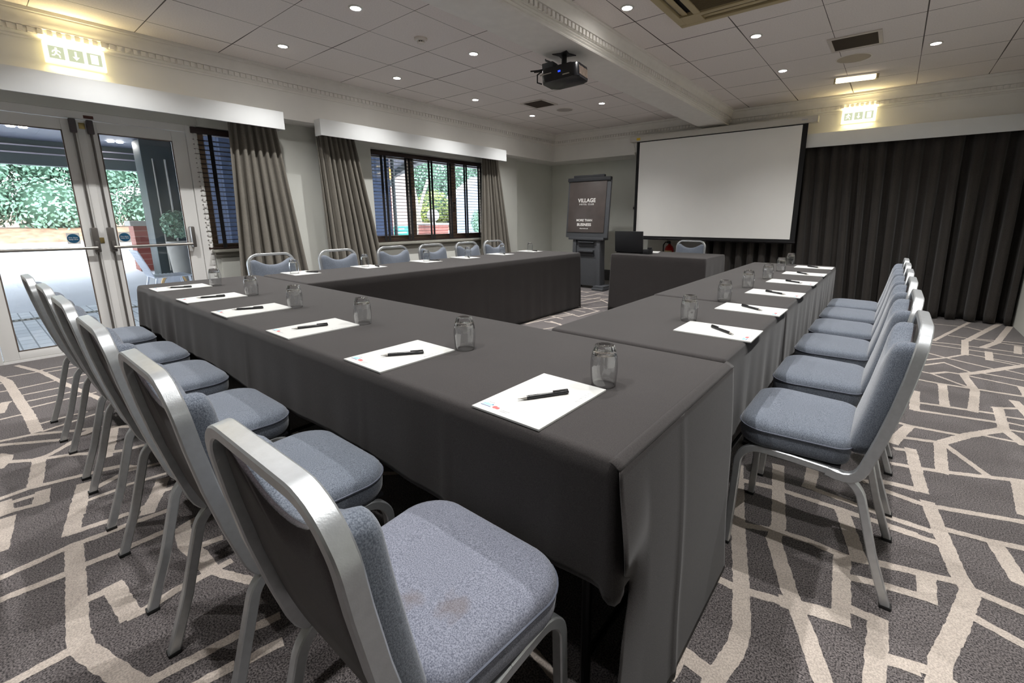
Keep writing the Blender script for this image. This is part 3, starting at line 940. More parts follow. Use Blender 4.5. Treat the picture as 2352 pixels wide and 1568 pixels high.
curtain('window_curtain', 'taupe pleated curtain at the left end of the wide window', 'Y', -3.87, -3.40, -3.80, -3.02, -0.53, 2.21, .03, 8, .036, M_curtain, 2, G)
curtain('window_curtain', 'narrow taupe curtain at the right end of the wide window', 'Y', -1.18, -0.80, -1.26, -0.42, -0.53, 2.21, .03, 7, .034, M_curtain, 3, G)
G = 'dark curtains on the far wall'
curtain('wall_curtain', 'dark grey curtain drawn behind the right half of the projection screen', 'X', 2.55, 4.385, 2.55, 4.50, 0.65, 2.235, .02, 12, .066, M_curtain_far, 4, G)
curtain('wall_curtain', 'long dark grey curtain reaching into the right corner of the room', 'X', 4.385, 5.97, 4.48, 5.97, 0.66, 2.235, .015, 9, .080, M_curtain_far, 5, G)

# ------------------------------------------------------------------ tables and cloths
TT = 0.745
def folding_table(x0, x1, y0, y1, label, group='folding tables under the cloths'):
    t = thing('folding_table', label, 'table', ((x0 + x1) / 2, (y0 + y1) / 2, 0), 0, group)
    hx, hy = (x1 - x0) / 2, (y1 - y0) / 2
    m = MB(); m.box(-hx, hx, -hy, hy, .718, .738, bev=.004); m.box(-hx + .04, hx - .04, -hy + .04, hy - .04, .69, .718); m.build('tabletop', M_table, t, smooth=30)
    for sx in (-1, 1):
        for sy in (-1, 1):
            m = MB(); X = sx * (hx - .09); Y = sy * (hy - .07)
            m.tube([(X, Y, .70), (X, Y, .012)], .0135, 10); m.lathe([(0, 0), (.018, 0), (.018, .02), (0, .02)], 12, M=Matrix.Translation((X, Y, 0)))
            m.build('leg', M_table_leg, t)
    for sx in (-1, 1):
        m = MB(); X = sx * (hx - .09); m.tube([(X, -hy + .07, .12), (X, hy - .07, .12)], .010, 8); m.build('brace', M_table_leg, t)
    return t
folding_table(0.745, 2.58, -5.845, -5.125, 'left-hand folding table hidden under the near charcoal cloth')
folding_table(2.60, 4.425, -5.845, -5.125, 'right-hand folding table hidden under the near charcoal cloth')
folding_table(0.815, 1.555, -5.07, -3.29, 'nearer folding table hidden under the window-side charcoal cloth')
folding_table(0.815, 1.555, -3.27, -1.495, 'farther folding table hidden under the window-side charcoal cloth')
folding_table(3.735, 4.42, -5.07, -4.05, 'short folding table hidden under the small cloth of the right-hand row')
folding_table(3.735, 4.42, -3.99, -1.50, 'long folding table hidden under the long cloth of the right-hand row')
folding_table(2.01, 3.165, -1.375, -0.665, 'folding table hidden under the cloth of the presenter desk')

def tablecloth(name, label, x0, x1, y0, y1, hem, amp, creases=(), seed=0, z=TT, flare=.012, parent=None, tight=''):
    """Cloth over a table. hem / amp: dicts for sides F(-Y) R(+X) B(+Y) L(-X)."""
    r = random.Random(seed)
    rad = .022
    loop = []                                     # (x, y, nx, ny, side weights, along)
    def side(n, p, q, nx, ny, key):
        L_ = math.hypot(q[0] - p[0], q[1] - p[1])
        k = max(2, int(L_ / .018))
        for i in range(k):
            f = i / k
            loop.append((p[0] + (q[0] - p[0]) * f, p[1] + (q[1] - p[1]) * f, nx, ny, key, key, f * L_, min(f, 1 - f) * L_))
    def corner(cx, cy, a0, k1, k2):
        for i in range(6):
            a = a0 + PI / 2 * i / 6
            loop.append((cx + rad * math.cos(a), cy + rad * math.sin(a), math.cos(a), math.sin(a), k1, k2, i / 6, 0))
    side(0, (x0 + rad, y0), (x1 - rad, y0), 0, -1, 'F'); corner(x1 - rad, y0 + rad, -PI / 2, 'F', 'R')
    side(1, (x1, y0 + rad), (x1, y1 - rad), 1, 0, 'R'); corner(x1 - rad, y1 - rad, 0, 'R', 'B')
    side(2, (x1 - rad, y1), (x0 + rad, y1), 0, 1, 'B'); corner(x0 + rad, y1 - rad, PI / 2, 'B', 'L')
    side(3, (x0, y1 - rad), (x0, y0 + rad), -1, 0, 'L'); corner(x0 + rad, y0 + rad, PI, 'L', 'F')
    ph = {k: r.uniform(0, 6) for k in 'FRBL'}
    b = bmesh.new(); rows = 16; R = []
    def ring(inset, dz):
        return [b.verts.new((x - nx * inset, y - ny * inset, z + dz)) for (x, y, nx, ny, *_s) in loop]
    R.append(ring(.020, 0.0)); R.append(ring(.012, 0.0)); R.append(ring(.004, -.003)); R.append(ring(0, -.010))
    for j in range(1, rows + 1):
        f = j / rows; row = []
        for (x, y, nx, ny, k1, k2, al, edge) in loop:
            if k1 == k2:
                h = hem[k1]; a_ = amp[k1]
                if callable(a_): a_ = a_(al)
                wv = (math.sin(al * 21 + ph[k1]) * .6 + math.sin(al * 37 + 1.7 * ph[k1]) * .4) * a_
                for (ck, c) in creases:
                    if ck == k1: wv += .005 * math.exp(-((al - c) / .008) ** 2)
                hz = h + .010 * math.sin(al * 5 + ph[k1]) * min(1, (h > .1) * 1)
            else:
                h = hem[k1] * (1 - al) + hem[k2] * al
                if abs(hem[k1] - hem[k2]) < .05: h = h - .03 * math.sin(PI * al)
                wv = .010 * math.sin(PI * al); hz = max(.006, h)
            fl = flare * (0 if k1 in tight or k2 in tight else 1); d = fl * f + wv * f ** .8 + (.001 if k1 in tight else .004)
            row.append(b.verts.new((x + nx * d, y + ny * d, (z - .012) + (max(hz, .006) - (z - .012)) * f)))
        R.append(row)
    n = len(loop)
    for a, c in zip(R[:-1], R[1:]):
        for i in range(n): b.faces.new((a[i], a[(i + 1) % n], c[(i + 1) % n], c[i]))
    b.faces.new(R[0])
    m = MB(); m._add(b)
    o = m.build(name, M_cloth, parent, smooth=60, solid=.0025)
    return tag(o, label, 'tablecloth', 'charcoal tablecloths') if parent is None else o
near_ripple = lambda al: .010 * max(0, 1 - max(0, al - .75) / .5) + .0025
cl = tablecloth('tablecloth', 'charcoal cloth over the near table, short front drop and floor-length right end', 0.725, 4.450, -5.872, -5.112,
                dict(F=.462, R=.47, B=.03, L=.02), dict(F=near_ripple, R=.002, B=.0, L=.006),
                creases=[('F', .86), ('F', 1.90), ('F', 2.82), ('F', 3.21), ('F', 3.58)], seed=1, tight='B')
# the floor-length end flap with its turned-back front edge
m = MB()
def flap(u, v):
    y = -5.886 + .772 * u
    z = .737 + (.008 - .737) * v
    x = 4.462 + .035 * v + .004 * math.sin(6 * v)
    e = max(0, 1 - u / .16)
    curl = math.exp(-((v - .20) / .10) ** 2)
    tuck = math.exp(-((v - .42) / .10) ** 2)
    low = max(0, v - .6) / .4
    x += e * (.030 * curl - .02 * tuck + .012 * low)
    y += e * e * (-.045 * curl + .075 * tuck - .03 * low) - .05 * low * (1 - u)
    x += .006 * math.exp(-((u - .42) / .018) ** 2) * (0.3 + v)
    return (x, y, z)
m.grid(flap, 60, 40)
m.grid(lambda u, v: (4.463 - .024 * v, -5.886 + .772 * u, .737 + .0125 * math.sin(v * PI / 2)), 30, 4)
m.build('end_flap', M_cloth, cl, smooth=180, solid=.0025)
tablecloth('tablecloth', 'charcoal cloth over the window-side tables, hanging to the floor inside the horseshoe', 0.795, 1.575, -5.09, -1.475,
           dict(F=.03, R=.02, B=.02, L=.45), dict(F=.0, R=.004, B=.004, L=.012), creases=[('R', .9), ('R', 1.8), ('R', 2.7)], seed=2, tight='F')
tablecloth('tablecloth', 'smaller charcoal cloth on the right-hand row, next to the near table', 3.715, 4.428, -5.09, -4.03,
           dict(F=.40, R=.40, B=.40, L=.02), dict(F=.0, R=.006, B=.0, L=.004), creases=[('R', .3)], seed=3, tight='FB', flare=.004)
tablecloth('tablecloth', 'long charcoal cloth on the far part of the right-hand row', 3.705, 4.424, -4.010, -1.475,
           dict(F=.40, R=.40, B=.40, L=.02), dict(F=.0, R=.007, B=.010, L=.004), creases=[('R', .8), ('R', 1.7)], seed=4, tight='F', flare=.004)
tablecloth('tablecloth', 'charcoal cloth hanging to the floor on the presenter desk', 1.985, 3.188, -1.395, -0.645,
           dict(F=.02, R=.02, B=.4, L=.02), dict(F=.003, R=.004, B=.006, L=.004), creases=[('F', .38), ('F', .72)], seed=5)

# ------------------------------------------------------------------ banquet chairs
def fpost(z):        # distance forward of the rear foot of the back post (outer face) at height z
    pts = [(.395, .165), (.41, .140), (.44, .121), (.50, .1045), (.55, .0915), (.65, .0690), (.75, .0515), (.85, .0375), (.93, .0290)]
    for (z0, f0), (z1, f1) in zip(pts[:-1], pts[1:]):
        if z <= z1: return f0 + (f1 - f0) * max(0, (z - z0)) / (z1 - z0)
    return pts[-1][1]
def rprof(a, b, c=.004):
    return [(-a + c, -b), (a - c, -b), (a, -b + c), (a, b - c), (a - c, b), (-a + c, b), (-a, b - c), (-a, -b + c)]
def arc(c, r, a0, a1, n):
    return [(c[0] + r * math.cos(math.radians(a0 + (a1 - a0) * k / n)), c[1] + r * math.sin(math.radians(a0 + (a1 - a0) * k / n))) for k in range(n + 1)]
def make_chair():
    t = thing('banquet_chair', 'chair', 'chair', (0, 0, 0), 0, None)
    yo = -.25
    HX = .192
    # seat cushion
    loop = []
    for (sx, sy, a0, r_, w_, l_) in ((1, 1, 0, .085, .215, .166), (-1, 1, 90, .085, .215, .166), (-1, -1, 180, .05, .200, .166), (1, -1, 270, .05, .200, .166)):
        for k in range(9):
            a = math.radians(a0 + 90 * k / 8)
            u = sx * (w_ - r_) + r_ * math.cos(a); v = sy * (l_ - r_) + r_ * math.sin(a)
            loop.append((u, v + (.008 * (1 - (u / .215) ** 2) if sy > 0 else 0)))
    zb, zs = .424, .488
    rings = [(0, zb), (.5, zb), (.90, zb + .001), (.965, zb + .006), (.99, zb + .018), (1.0, zb + .04), (1.0, zs - .004), (1.006, zs), (1.0, zs + .004), (.985, zs + .014), (.955, zs + .022), (.9, zs + .028), (.8, zs + .0325), (.6, zs + .036), (.3, zs + .038), (0, zs + .0385)]
    m = MB(); m.pillow(loop, rings, (0, 0), lambda u, v, h: Vector((u, v + .325 + yo, h)))
    seat = m.build('seat', M_seat, t, smooth=60)
    pp = [(u * 1.008, v * 1.008 + .325 + yo, zs) for (u, v) in loop]
    m = MB(); m.tube(pp, .0028, 6, normal=(0, 0, 1), closed=True); m.build('piping', M_piping, seat)
    # back pad: outline in (u, height) with a scooped top
    bl, topc = [], .795
    bot = .462
    for k in range(9):
        a = math.radians(180 + 90 * k / 8); bl.append((-.178 + .055 + .055 * math.cos(a), bot + .055 + .055 * math.sin(a)))
    for k in range(9):
        a = math.radians(270 + 90 * k / 8); bl.append((.178 - .055 + .055 * math.cos(a), bot + .055 + .055 * math.sin(a)))
    bl += [(.188, .62), (.189, .74), (.188, .80)]
    for k in range(6):
        a = math.radians(0 + 110 * k / 5); bl.append((.159 + .028 * math.cos(a), .823 + .028 * math.sin(a)))
    for k in range(9):
        q = -1 + 2 * k / 8; bl.append((-.125 * q, topc + .040 * abs(q) ** 2.2))
    for k in range(6):
        a = math.radians(70 + 110 * k / 5); bl.append((-.159 + .028 * math.cos(a), .823 + .028 * math.sin(a)))
    bl += [(-.188, .80), (-.189, .74), (-.188, .62)]
    rb = [(0, -.004), (.6, -.004), (.96, -.003), (.99, 0), (1.0, .010), (1.0, .028), (.99, .038), (.965, .046), (.92, .052), (.8, .057), (.5, .060), (0, .061)]
    def bm_(u, v, h):
        return Vector((u, fpost(v) + .010 + h + yo, v))
    m = MB(); m.pillow(bl, rb, (0, .635), bm_); back = m.build('backrest', M_seat, t, smooth=60)
    rp = [(0, -.0075), (.5, -.0075), (.965, -.0075), (.985, -.004), (.985, .012), (.9, .012), (0, .012)]
    m = MB(); m.pillow(bl, rp, (0, .635), bm_); m.build('back_panel', M_backpanel, back, smooth=60)
    # back hoop
    pts = []
    side = [(.215, .4055), (.19, .400), (.168, .399), (.150, .404), (.136, .414), (.127, .427)] + [(fpost(z), z) for z in (.445, .47, .50, .55, .60, .65, .70, .75, .79, .807)]
    for f, z in side: pts.append((-HX - .004, f + yo, z))
    R_ = .084
    for k in range(1, 10):
        a = math.radians(180 - 90 * k / 9); zz_ = .807 + R_ * math.sin(a)
        pts.append((-HX - .004 + R_ + R_ * math.cos(a), fpost(zz_) + yo, zz_))
    pts2 = [(-x, y, z) for (x, y, z) in reversed(pts)]
    m = MB(); m.sweep(pts + pts2, rprof(.0115, .0155, .003), (1, 0, 0)); m.build('back_frame', M_chair, t, smooth=30)
    # legs: each side an inverted U, split at the middle of the seat rail
    for s in (-1, 1):
        X = s * HX
        rear = [(.315, .4125), (.215, .4065)] + [(f, z) for f, z in arc((.200, .318), .088, 88, 168, 8)] + [(.066, .16), (.0125, .004)]
        m = MB(); m.sweep([(X, f + yo, z) for f, z in rear], rprof(.0125, .0125, .003), (1, 0, 0)); l = m.build('leg', M_chair, t, smooth=30)
        m = MB(); m.box(X - .0145, X + .0145, -.002 + yo, .030 + yo, 0, .012, bev=.003); m.build('foot_cap', M_rubber, l)
        front = [(.315, .4125), (.400, .414)] + [(f, z) for f, z in arc((.408, .341), .073, 88, 5, 8)] + [(.486, .20), (.494, .004)]
        m = MB(); m.sweep([(X, f + yo, z) for f, z in front], rprof(.0125, .0125, .003), (1, 0, 0)); l = m.build('leg', M_chair, t, smooth=30)
        m = MB(); m.box(X - .0145, X + .0145, .480 + yo, .508 + yo, 0, .012, bev=.003); m.build('foot_cap', M_rubber, l)
    m = MB()
    m.box(-HX, HX, .20 + yo, .225 + yo, .405, .424); m.box(-HX, HX, .41 + yo, .435 + yo, .405, .424); m.box(-.19, .19, .18 + yo, .47 + yo, .418, .4245)
    m.build('seat_frame', M_black, t)
    return t
chair0 = make_chair()
NEAR = [(4.17, 0), (3.555, 0), (2.945, 0), (2.335, 0.0), (1.775, 0.0), (1.175, 0.0)]
near_labels = ['grey-blue banquet chair nearest the camera, brown spill marks on its seat',
               'second grey-blue banquet chair from the camera along the front of the near table',
               'third grey-blue banquet chair from the camera along the front of the near table',
               'fourth grey-blue banquet chair from the camera along the front of the near table',
               'fifth grey-blue banquet chair from the camera along the front of the near table',
               'grey-blue banquet chair nearest the white doors in the front row']
for i, (x, a) in enumerate(NEAR):
    loc = (x, -6.162 - .012 * (i == 5), 0)
    if i == 0:
        chair0.location = loc; chair0['label'] = near_labels[0]; chair0['group'] = 'chairs along the near table'
    else:
        dup(chair0, loc, a, near_labels[i], 'chairs along the near table')
s0 = [c for c in chair0.children if c.name == 'seat'][0]
s0.data = s0.data.copy(); s0.data.materials[0] = M_seat_stain
# the stain pattern is laid out around the middle of this seat
s0.location = (0, .08, 0); s0.data.transform(Matrix.Translation((0, -.08, 0)))
for g in s0.children: g.data = g.data.copy(); g.data.transform(Matrix.Translation((0, -.08, 0)))
def plain(root, lab, grp):
    root['label'] = lab; root['group'] = grp
src = [o for o in bpy.data.objects if o.get('label') == near_labels[1]][0]
RIGHT = [(-4.77, 1.0), (-4.20, 1.0), (-3.62, .995), (-3.09, .99), (-2.55, .985), (-2.05, .98)]
for i, (y, s) in enumerate(RIGHT):
    lab = ('grey-blue banquet chair with full silver side view at the near end of the right-hand row' if i == 0 else
           'grey-blue banquet chair at the far end of the right-hand row, closest to the dark curtain' if i == 5 else
           ordinal(i) + ' grey-blue banquet chair from the near end of the right-hand row')
    dup(src, (4.702, y, 0), PI / 2, lab, 'chairs along the right-hand tables', (1, 1, s))
LEFT = [-4.812, -4.162, -3.495, -2.924, -2.33, -1.799]
lw = ['in front of the curtain nearest the doors', 'by the wide window\'s left curtain', 'under the left end of the wide blind',
      'under the middle of the wide blind', 'under the right end of the wide blind', 'by the narrow corner curtain']
for i, y in enumerate(LEFT):
    dup(src, (.50, y, 0), -PI / 2, 'grey-blue chair back above the window-side table ' + lw[i], 'chairs along the window-side tables', (1, 1, .98))
dup(src, (2.58, -.36, 0), PI, 'grey-blue banquet chair behind the presenter desk below the screen', 'presenter chair', (1, 1, .98))

# ------------------------------------------------------------------ tableware: tumblers, notepads, pens
def make_glass():
    """Upturned tumbler: thin clear wall (mouth down) and a thick solid base at the top."""
    H = .116; seg = 60
    wall = [(.0322, .0), (.0338, .003), (.0348, .012), (.0368, .04), (.0372, .062), (.0355, .085), (.0318, .098)]
    m = MB(); bb = bmesh.new(); R = []
    for (r_, z) in wall:
        R.append([bb.verts.new((r_ * (1 + .018 * math.cos(10 * 2 * PI * k / seg) * min(1, z / .02)) * math.cos(2 * PI * k / seg), r_ * (1 + .018 * math.cos(10 * 2 * PI * k / seg) * min(1, z / .02)) * math.sin(2 * PI * k / seg), z)) for k in range(seg)])
    for a, c in zip(R[:-1], R[1:]):
        for k in range(seg): bb.faces.new((a[k], a[(k + 1) % seg], c[(k + 1) % seg], c[k]))
    m._add(bb)
    m.lathe([(.0322, 0), (.0338, .0012), (.0322, .0024), (.0306, .0012)], seg, closed=True, mi=1)
    bb = bmesh.new(); R = []
    for (r_, z) in [(0, .094), (.020, .093), (.027, .090), (.0312, .088), (.0338, .090), (.0318, .099), (.0285, .111), (.0262, H), (.020, H), (.017, H - .003), (0, H - .004)]:
        if r_ < 1e-6: R.append([bb.verts.new((0, 0, z))])
        else:
            R.append([bb.verts.new(((r_ * (1 - (.05 if k % 4 == 0 and r_ > .025 else 0))) * math.cos(2 * PI * k / seg), (r_ * (1 - (.05 if k % 4 == 0 and r_ > .025 else 0))) * math.sin(2 * PI * k / seg), z)) for k in range(seg)])
    for a, c in zip(R[:-1], R[1:]):
        for k in range(seg):
            k2 = (k + 1) % seg
            if len(a) == 1: bb.faces.new((a[0], c[k2], c[k]))
            elif len(c) == 1: bb.faces.new((a[k], a[k2], c[0]))
            else: bb.faces.new((a[k], a[k2], c[k2], c[k]))
    m._add(bb, mi=1)
    return m.build('tumbler', [M_tumbler_wall, M_glass], smooth=50)
glass0 = make_glass()
tag(glass0, None, 'glass')
def place_glass(x, y, z, lab, grp, first=[True]):
    g = glass0 if first[0] else glass0.copy()
    if not first[0]: C.objects.link(g)
    first[0] = False
    g.location = (x, y, z); g['label'] = lab; g['group'] = grp; g['category'] = 'glass'
    g.rotation_euler = (0, 0, x * 7 + y * 3)
TZ = TT + .0015
def make_pad():
    t = thing('notepad', 'pad', 'notepad', (0, 0, 0))
    m = MB(); m.box(-.105, .105, -.1485, .1485, 0, .005, bev=.0004, seg=1); m.build('page_stack', M_paper, t, smooth=0)
    z = .0052
    m = MB()
    def bar(x0, x1, y0, y1, mi): m.box(x0, x1, y0, y1, z, z + .0002, mi=mi)
    for k in range(4): bar(-.092 + k * .007, -.087 + k * .007, -.122, -.113 + .002 * (k % 2), 0)
    bar(-.094, -.062, -.1275, -.1255, 1); bar(-.066, -.063, -.116, -.112, 1)
    m.lathe([(0, z), (.0065, z), (.0065, z + .0002), (0, z + .0002)], 16, mi=2, M=Matrix.Translation((-.051, -.1215, 0)))
    m.lathe([(0, z), (.0055, z), (.0055, z + .0002), (0, z + .0002)], 16, mi=2, M=Matrix.Translation((-.042, -.1225, 0)))
    bar(-.056, -.037, -.1265, -.122, 2)
    for k in range(5): bar(-.028 + k * .0055, -.0245 + k * .0055, -.125, -.122, 3); bar(-.028 + k * .0048, -.025 + k * .0048, -.131, -.129, 3)
    for k in range(3): bar(-.085 + k * .006, -.081 + k * .006, -.105, -.102, 3)
    m.build('printed_logo', [M_ink_cyan, M_ink_navy, M_ink_red, M_ink_grey], t, smooth=0)
    M = frame_M((.087, .062, z), (0, 1, 0), (-1, 0, 0))
    put_text('printed_heading', 'NOTES', .017, M, M_ink_grey, t, extrude=.0001, spacing=1.5)
    return t
def make_pen():
    t = thing('pen', 'pen', 'pen', (0, 0, 0))
    r = .0052
    Mx = Matrix.Translation((0, 0, r)) @ Matrix.Rotation(-PI / 2, 4, 'X')     # lathe axis -> +Y
    m = MB(); m.lathe([(0, -.045), (r * .95, -.045), (r * 1.05, -.03), (r * 1.0, .03), (r * 1.05, .068), (r * .7, .072), (0, .072)], 14, M=Mx)
    for k in range(5): m.lathe([(r * 1.02, -.04 + .006 * k), (r * 1.14, -.038 + .006 * k), (r * 1.02, -.036 + .006 * k)], 14, M=Mx)
    m.build('barrel', M_blackgloss, t)
    m = MB(); m.lathe([(0, -.068), (.0012, -.067), (.0018, -.060), (.0042, -.050), (.005, -.045), (0, -.045)], 14, M=Mx); m.build('tip', M_steel, t)
    m = MB(); m.box(-.003, .003, .028, .070, 2 * r + .0006, 2 * r + .003, bev=.0008); m.box(-.003, .003, .062, .070, 1.6 * r, 2 * r + .001)
    m.build('clip', M_blackgloss, t)
    return t
pad0, pen0 = make_pad(), make_pen()
used = {'pad': False, 'pen': False}
def place(kind, src_, x, y, z, rz, lab, grp):
    if not used[kind]:
        used[kind] = True; src_.location = (x, y, z); src_.rotation_euler = (0, 0, rz); src_['label'] = lab; src_['group'] = grp
        return src_
    return dup(src_, (x, y, z), rz, lab, grp)
rows = {
    'near': dict(word='near table', grp='near table', pads=[(4.150, -5.717), (3.548, -5.716), (2.935, -5.714), (2.312, -5.722), (1.735, -5.722), (1.113, -5.715)],
                 glass=[(4.226, -5.532), (3.662, -5.528), (3.019, -5.535), (2.404, -5.55), (1.805, -5.537), (1.17, -5.532)], rz=0,
                 pens=[((4.12, -5.771), (4.187, -5.663)), ((3.524, -5.774), (3.6, -5.671)), ((2.908, -5.787), (2.950, -5.671)), ((2.261, -5.791), (2.325, -5.685)), ((1.72, -5.792), (1.767, -5.676)), ((1.109, -5.786), (1.175, -5.682))],
                 first='beside the open right corner', last='at the end by the white doors'),
    'right': dict(word='right-hand table row', grp='right-hand tables', pads=[(4.296, -4.716), (4.293, -4.155), (4.290, -3.545), (4.286, -2.945), (4.282, -2.345), (4.277, -1.742)],
                  glass=[(4.13, -4.591), (4.114, -3.983), (4.097, -3.39), (4.105, -2.83), (4.086, -2.212), (4.062, -1.60)], rz=PI / 2,
                  pens=[((4.372, -4.768), (4.261, -4.683)), ((4.351, -4.191), (4.245, -4.118)), ((4.351, -3.593), (4.243, -3.535)), ((4.361, -3.0), (4.248, -2.93)), ((4.326, -2.42), (4.227, -2.32)), ((4.33, -1.80), (4.23, -1.72))],
                  first='closest to the near table', last='at the end by the dark curtain'),
    'left': dict(word='window-side table row', grp='window-side tables', pads=[(.935, -4.845), (.935, -4.21), (.935, -3.535), (.935, -2.965), (.925, -2.35), (.905, -1.73)],
                 glass=[(.945, -4.90), (.925, -4.24), (.955, -3.54), (.915, -2.90), (.93, -2.31), (.93, -1.75)], rz=-PI / 2,
                 pens=[((.93, -4.80), (1.03, -4.76)), ((.95, -4.15), (1.05, -4.18)), ((.93, -3.48), (1.03, -3.45)), ((.93, -2.92), (1.03, -2.99)), ((.93, -2.30), (1.03, -2.38)), ((.92, -1.68), (1.02, -1.72))],
                 first='closest to the near table', last='at the end by the flip chart'),
}
for key, d in rows.items():
    for i in range(6):
        where = d['first'] if i == 0 else d['last'] if i == 5 else None
        o_ = ordinal(i)
        x, y = d['pads'][i]
        lp = f"white printed notepad on the {d['word']}, {where}" if where else f"white printed notepad on the {d['word']}, {o_} from its {'right' if key == 'near' else 'near'} end"
        place('pad', pad0, x, y, TZ, d['rz'] + random.uniform(-.015, .015), lp, 'notepads on the ' + d['grp'])
        (tx, ty), (ex, ey) = d['pens'][i]
        ang = math.atan2(ey - ty, ex - tx) - PI / 2
        ln = math.hypot(ex - tx, ey - ty)
        cx_, cy_ = (tx + ex) / 2, (ty + ey) / 2
        lp = f"black pen, {d['word']} {where}" if where else f"black pen on the {o_} notepad from the {'right' if key == 'near' else 'near'} end of the {d['word']}"
        place('pen', pen0, cx_, cy_, TZ + .0053, ang, lp, 'pens on the ' + d['grp'])
        gx, gy = d['glass'][i]
        lp = f"upturned clear tumbler on the {d['word']} {where}" if where else f"upturned clear tumbler, {o_} from the {'right' if key == 'near' else 'near'} end of the {d['word']}"
        place_glass(gx, gy, TZ + (.0056 if key == 'left' else .0005), lp, 'tumblers on the ' + d['grp'])

# ------------------------------------------------------------------ far end: screen, easel, presenter things
t = thing('projection_screen', 'large white pull-down projection screen with black borders on the far wall', 'projection screen', (2.58, .45, 0))
def loc_box(m, x0, x1, y0, y1, z0, z1, **k): return m.box(x0 - 2.58, x1 - 2.58, y0 - .45, y1 - .45, z0, z1, **k)
m = MB(); loc_box(m, 1.285, 3.875, .40, .52, 2.388, 2.468, bev=.008); m.build('roller_case', M_screen_case, t)
m = MB(); loc_box(m, 1.28, 1.30, .405, .515, 2.39, 2.466, bev=.003); loc_box(m, 3.86, 3.88, .405, .515, 2.39, 2.466, bev=.003); m.build('end_cap', M_screen_case, t)
m = MB(); loc_box(m, 1.40, 1.462, .3985, .400, 2.405, 2.44); m.build('warning_sticker', M_yellow, t, smooth=0)
m = MB(); loc_box(m, 3.70, 3.77, .3985, .400, 2.42, 2.436); m.build('maker_mark', M_ink_grey, t, smooth=0)
m = MB(); loc_box(m, 1.385, 3.775, .449, .450, .868, 2.395); m.build('black_border', mat('screen_border_black', (14, 14, 16), .8), t, smooth=0)
m = MB(); loc_box(m, 1.437, 3.712, .4475, .4488, .905, 2.375); m.build('screen_fabric', M_screen, t, smooth=0)
m = MB(); m.tube([(1.38 - 2.58, 0, .862), (3.78 - 2.58, 0, .862)], .016, 10); m.build('weight_bar', M_blackgloss, t)
m = MB(); m.tube([(1.30 - 2.58, .06, 2.39), (1.305 - 2.58, .10, 2.30), (1.303 - 2.58, .12, 2.24)], .004, 6); m.box(1.293 - 2.58, 1.313 - 2.58, .10, .13, 2.2, 2.25, bev=.003); m.build('pull_cord', M_screen_case, t)

# flip chart easel, facing the room
E0 = (.735, .02, 0)
t = thing('flip_chart_easel', 'charcoal plastic flip chart easel with a printed brown-grey cover by the room corner', 'easel', E0)
tilt = Matrix.Rotation(math.radians(-5), 4, 'X')
m = MB()
prof = [(-.300, .05), (-.275, .50), (-.275, .83), (.275, .83), (.275, .50), (.300, .05)]
m.prism([(x, .02, z) for x, z in prof], (0, .13, 0), bev=.008)
m.build('column', M_easel, t)
for s in (-1, 1):
    m = MB(); m.prism([(s * .29, -.005, .05), (s * .265, -.005, .84), (s * .20, -.005, .84), (s * .215, -.005, .05)], (0, .03, 0), bev=.005); m.build('column_rib', M_easel, t)
m = MB(); m.box(-.15, .15, .005, .03, .72, .78, bev=.004); m.box(-.15, .15, .005, .03, .56, .62, bev=.004); m.build('recess', M_easel_dark, t)
m = MB(); m.box(-.15, .15, -.03, .03, .625, .665, bev=.012); m.box(-.15, .15, -.02, .03, .785, .80, bev=.004); m.build('ledge', M_easel, t)
m = MB(); m.box(-.345, .345, -.03, .14, .83, .875, bev=.008); m.build('shoulder', M_easel, t)
for s in (-1, 1):
    m = MB(); m.box(s * .31 - .11, s * .31 + .11, -.13, .23, .0, .045, bev=.014); m.box(s * .31 - .10, s * .31 + .10, -.10, .20, .045, .075, bev=.012); m.build('foot', M_easel, t)
bt = Matrix.Translation((0, -.02, .87)) @ tilt
m = MB(); m.box(-.41, .41, 0, .04, 0, .985, bev=.012, M=bt); bd = m.build('board', M_easel, t)
m = MB(); m.box(-.375, .34, -.012, 0, .085, .93, bev=.004, M=bt); cv = m.build('flip_cover', M_cover, t)
m = MB(); m.box(-.41, .41, -.03, .03, .925, .985, bev=.008, M=bt); m.box(-.30, .29, -.025, .03, .98, 1.025, bev=.008, M=bt); m.build('clamp_bar', M_easel_dark, t)
fo = bt @ frame_M((0, -.0125, 0), (1, 0, 0), (0, 0, 1))
def lettering(body, size, x, z, bold, sp=1.0, name='lettering'):
    put_text(name, body, size, fo @ Matrix.Translation((x, z, 0)), M_white_print, cv, bold=bold, extrude=.0005, spacing=sp)
lettering('VILLAGE', .088, -.02, .61, .0022, 1.04)
lettering('HOTEL CLUB', .036, -.02, .548, .0006, 1.42)
lettering('MORE THAN', .052, -.045, .285, .0013, 1.06)
lettering('BUSINESS', .064, -.045, .212, .0016, 1.05)
lettering('village-hotels.co.uk', .022, -.045, .15, .0004, 1.0)

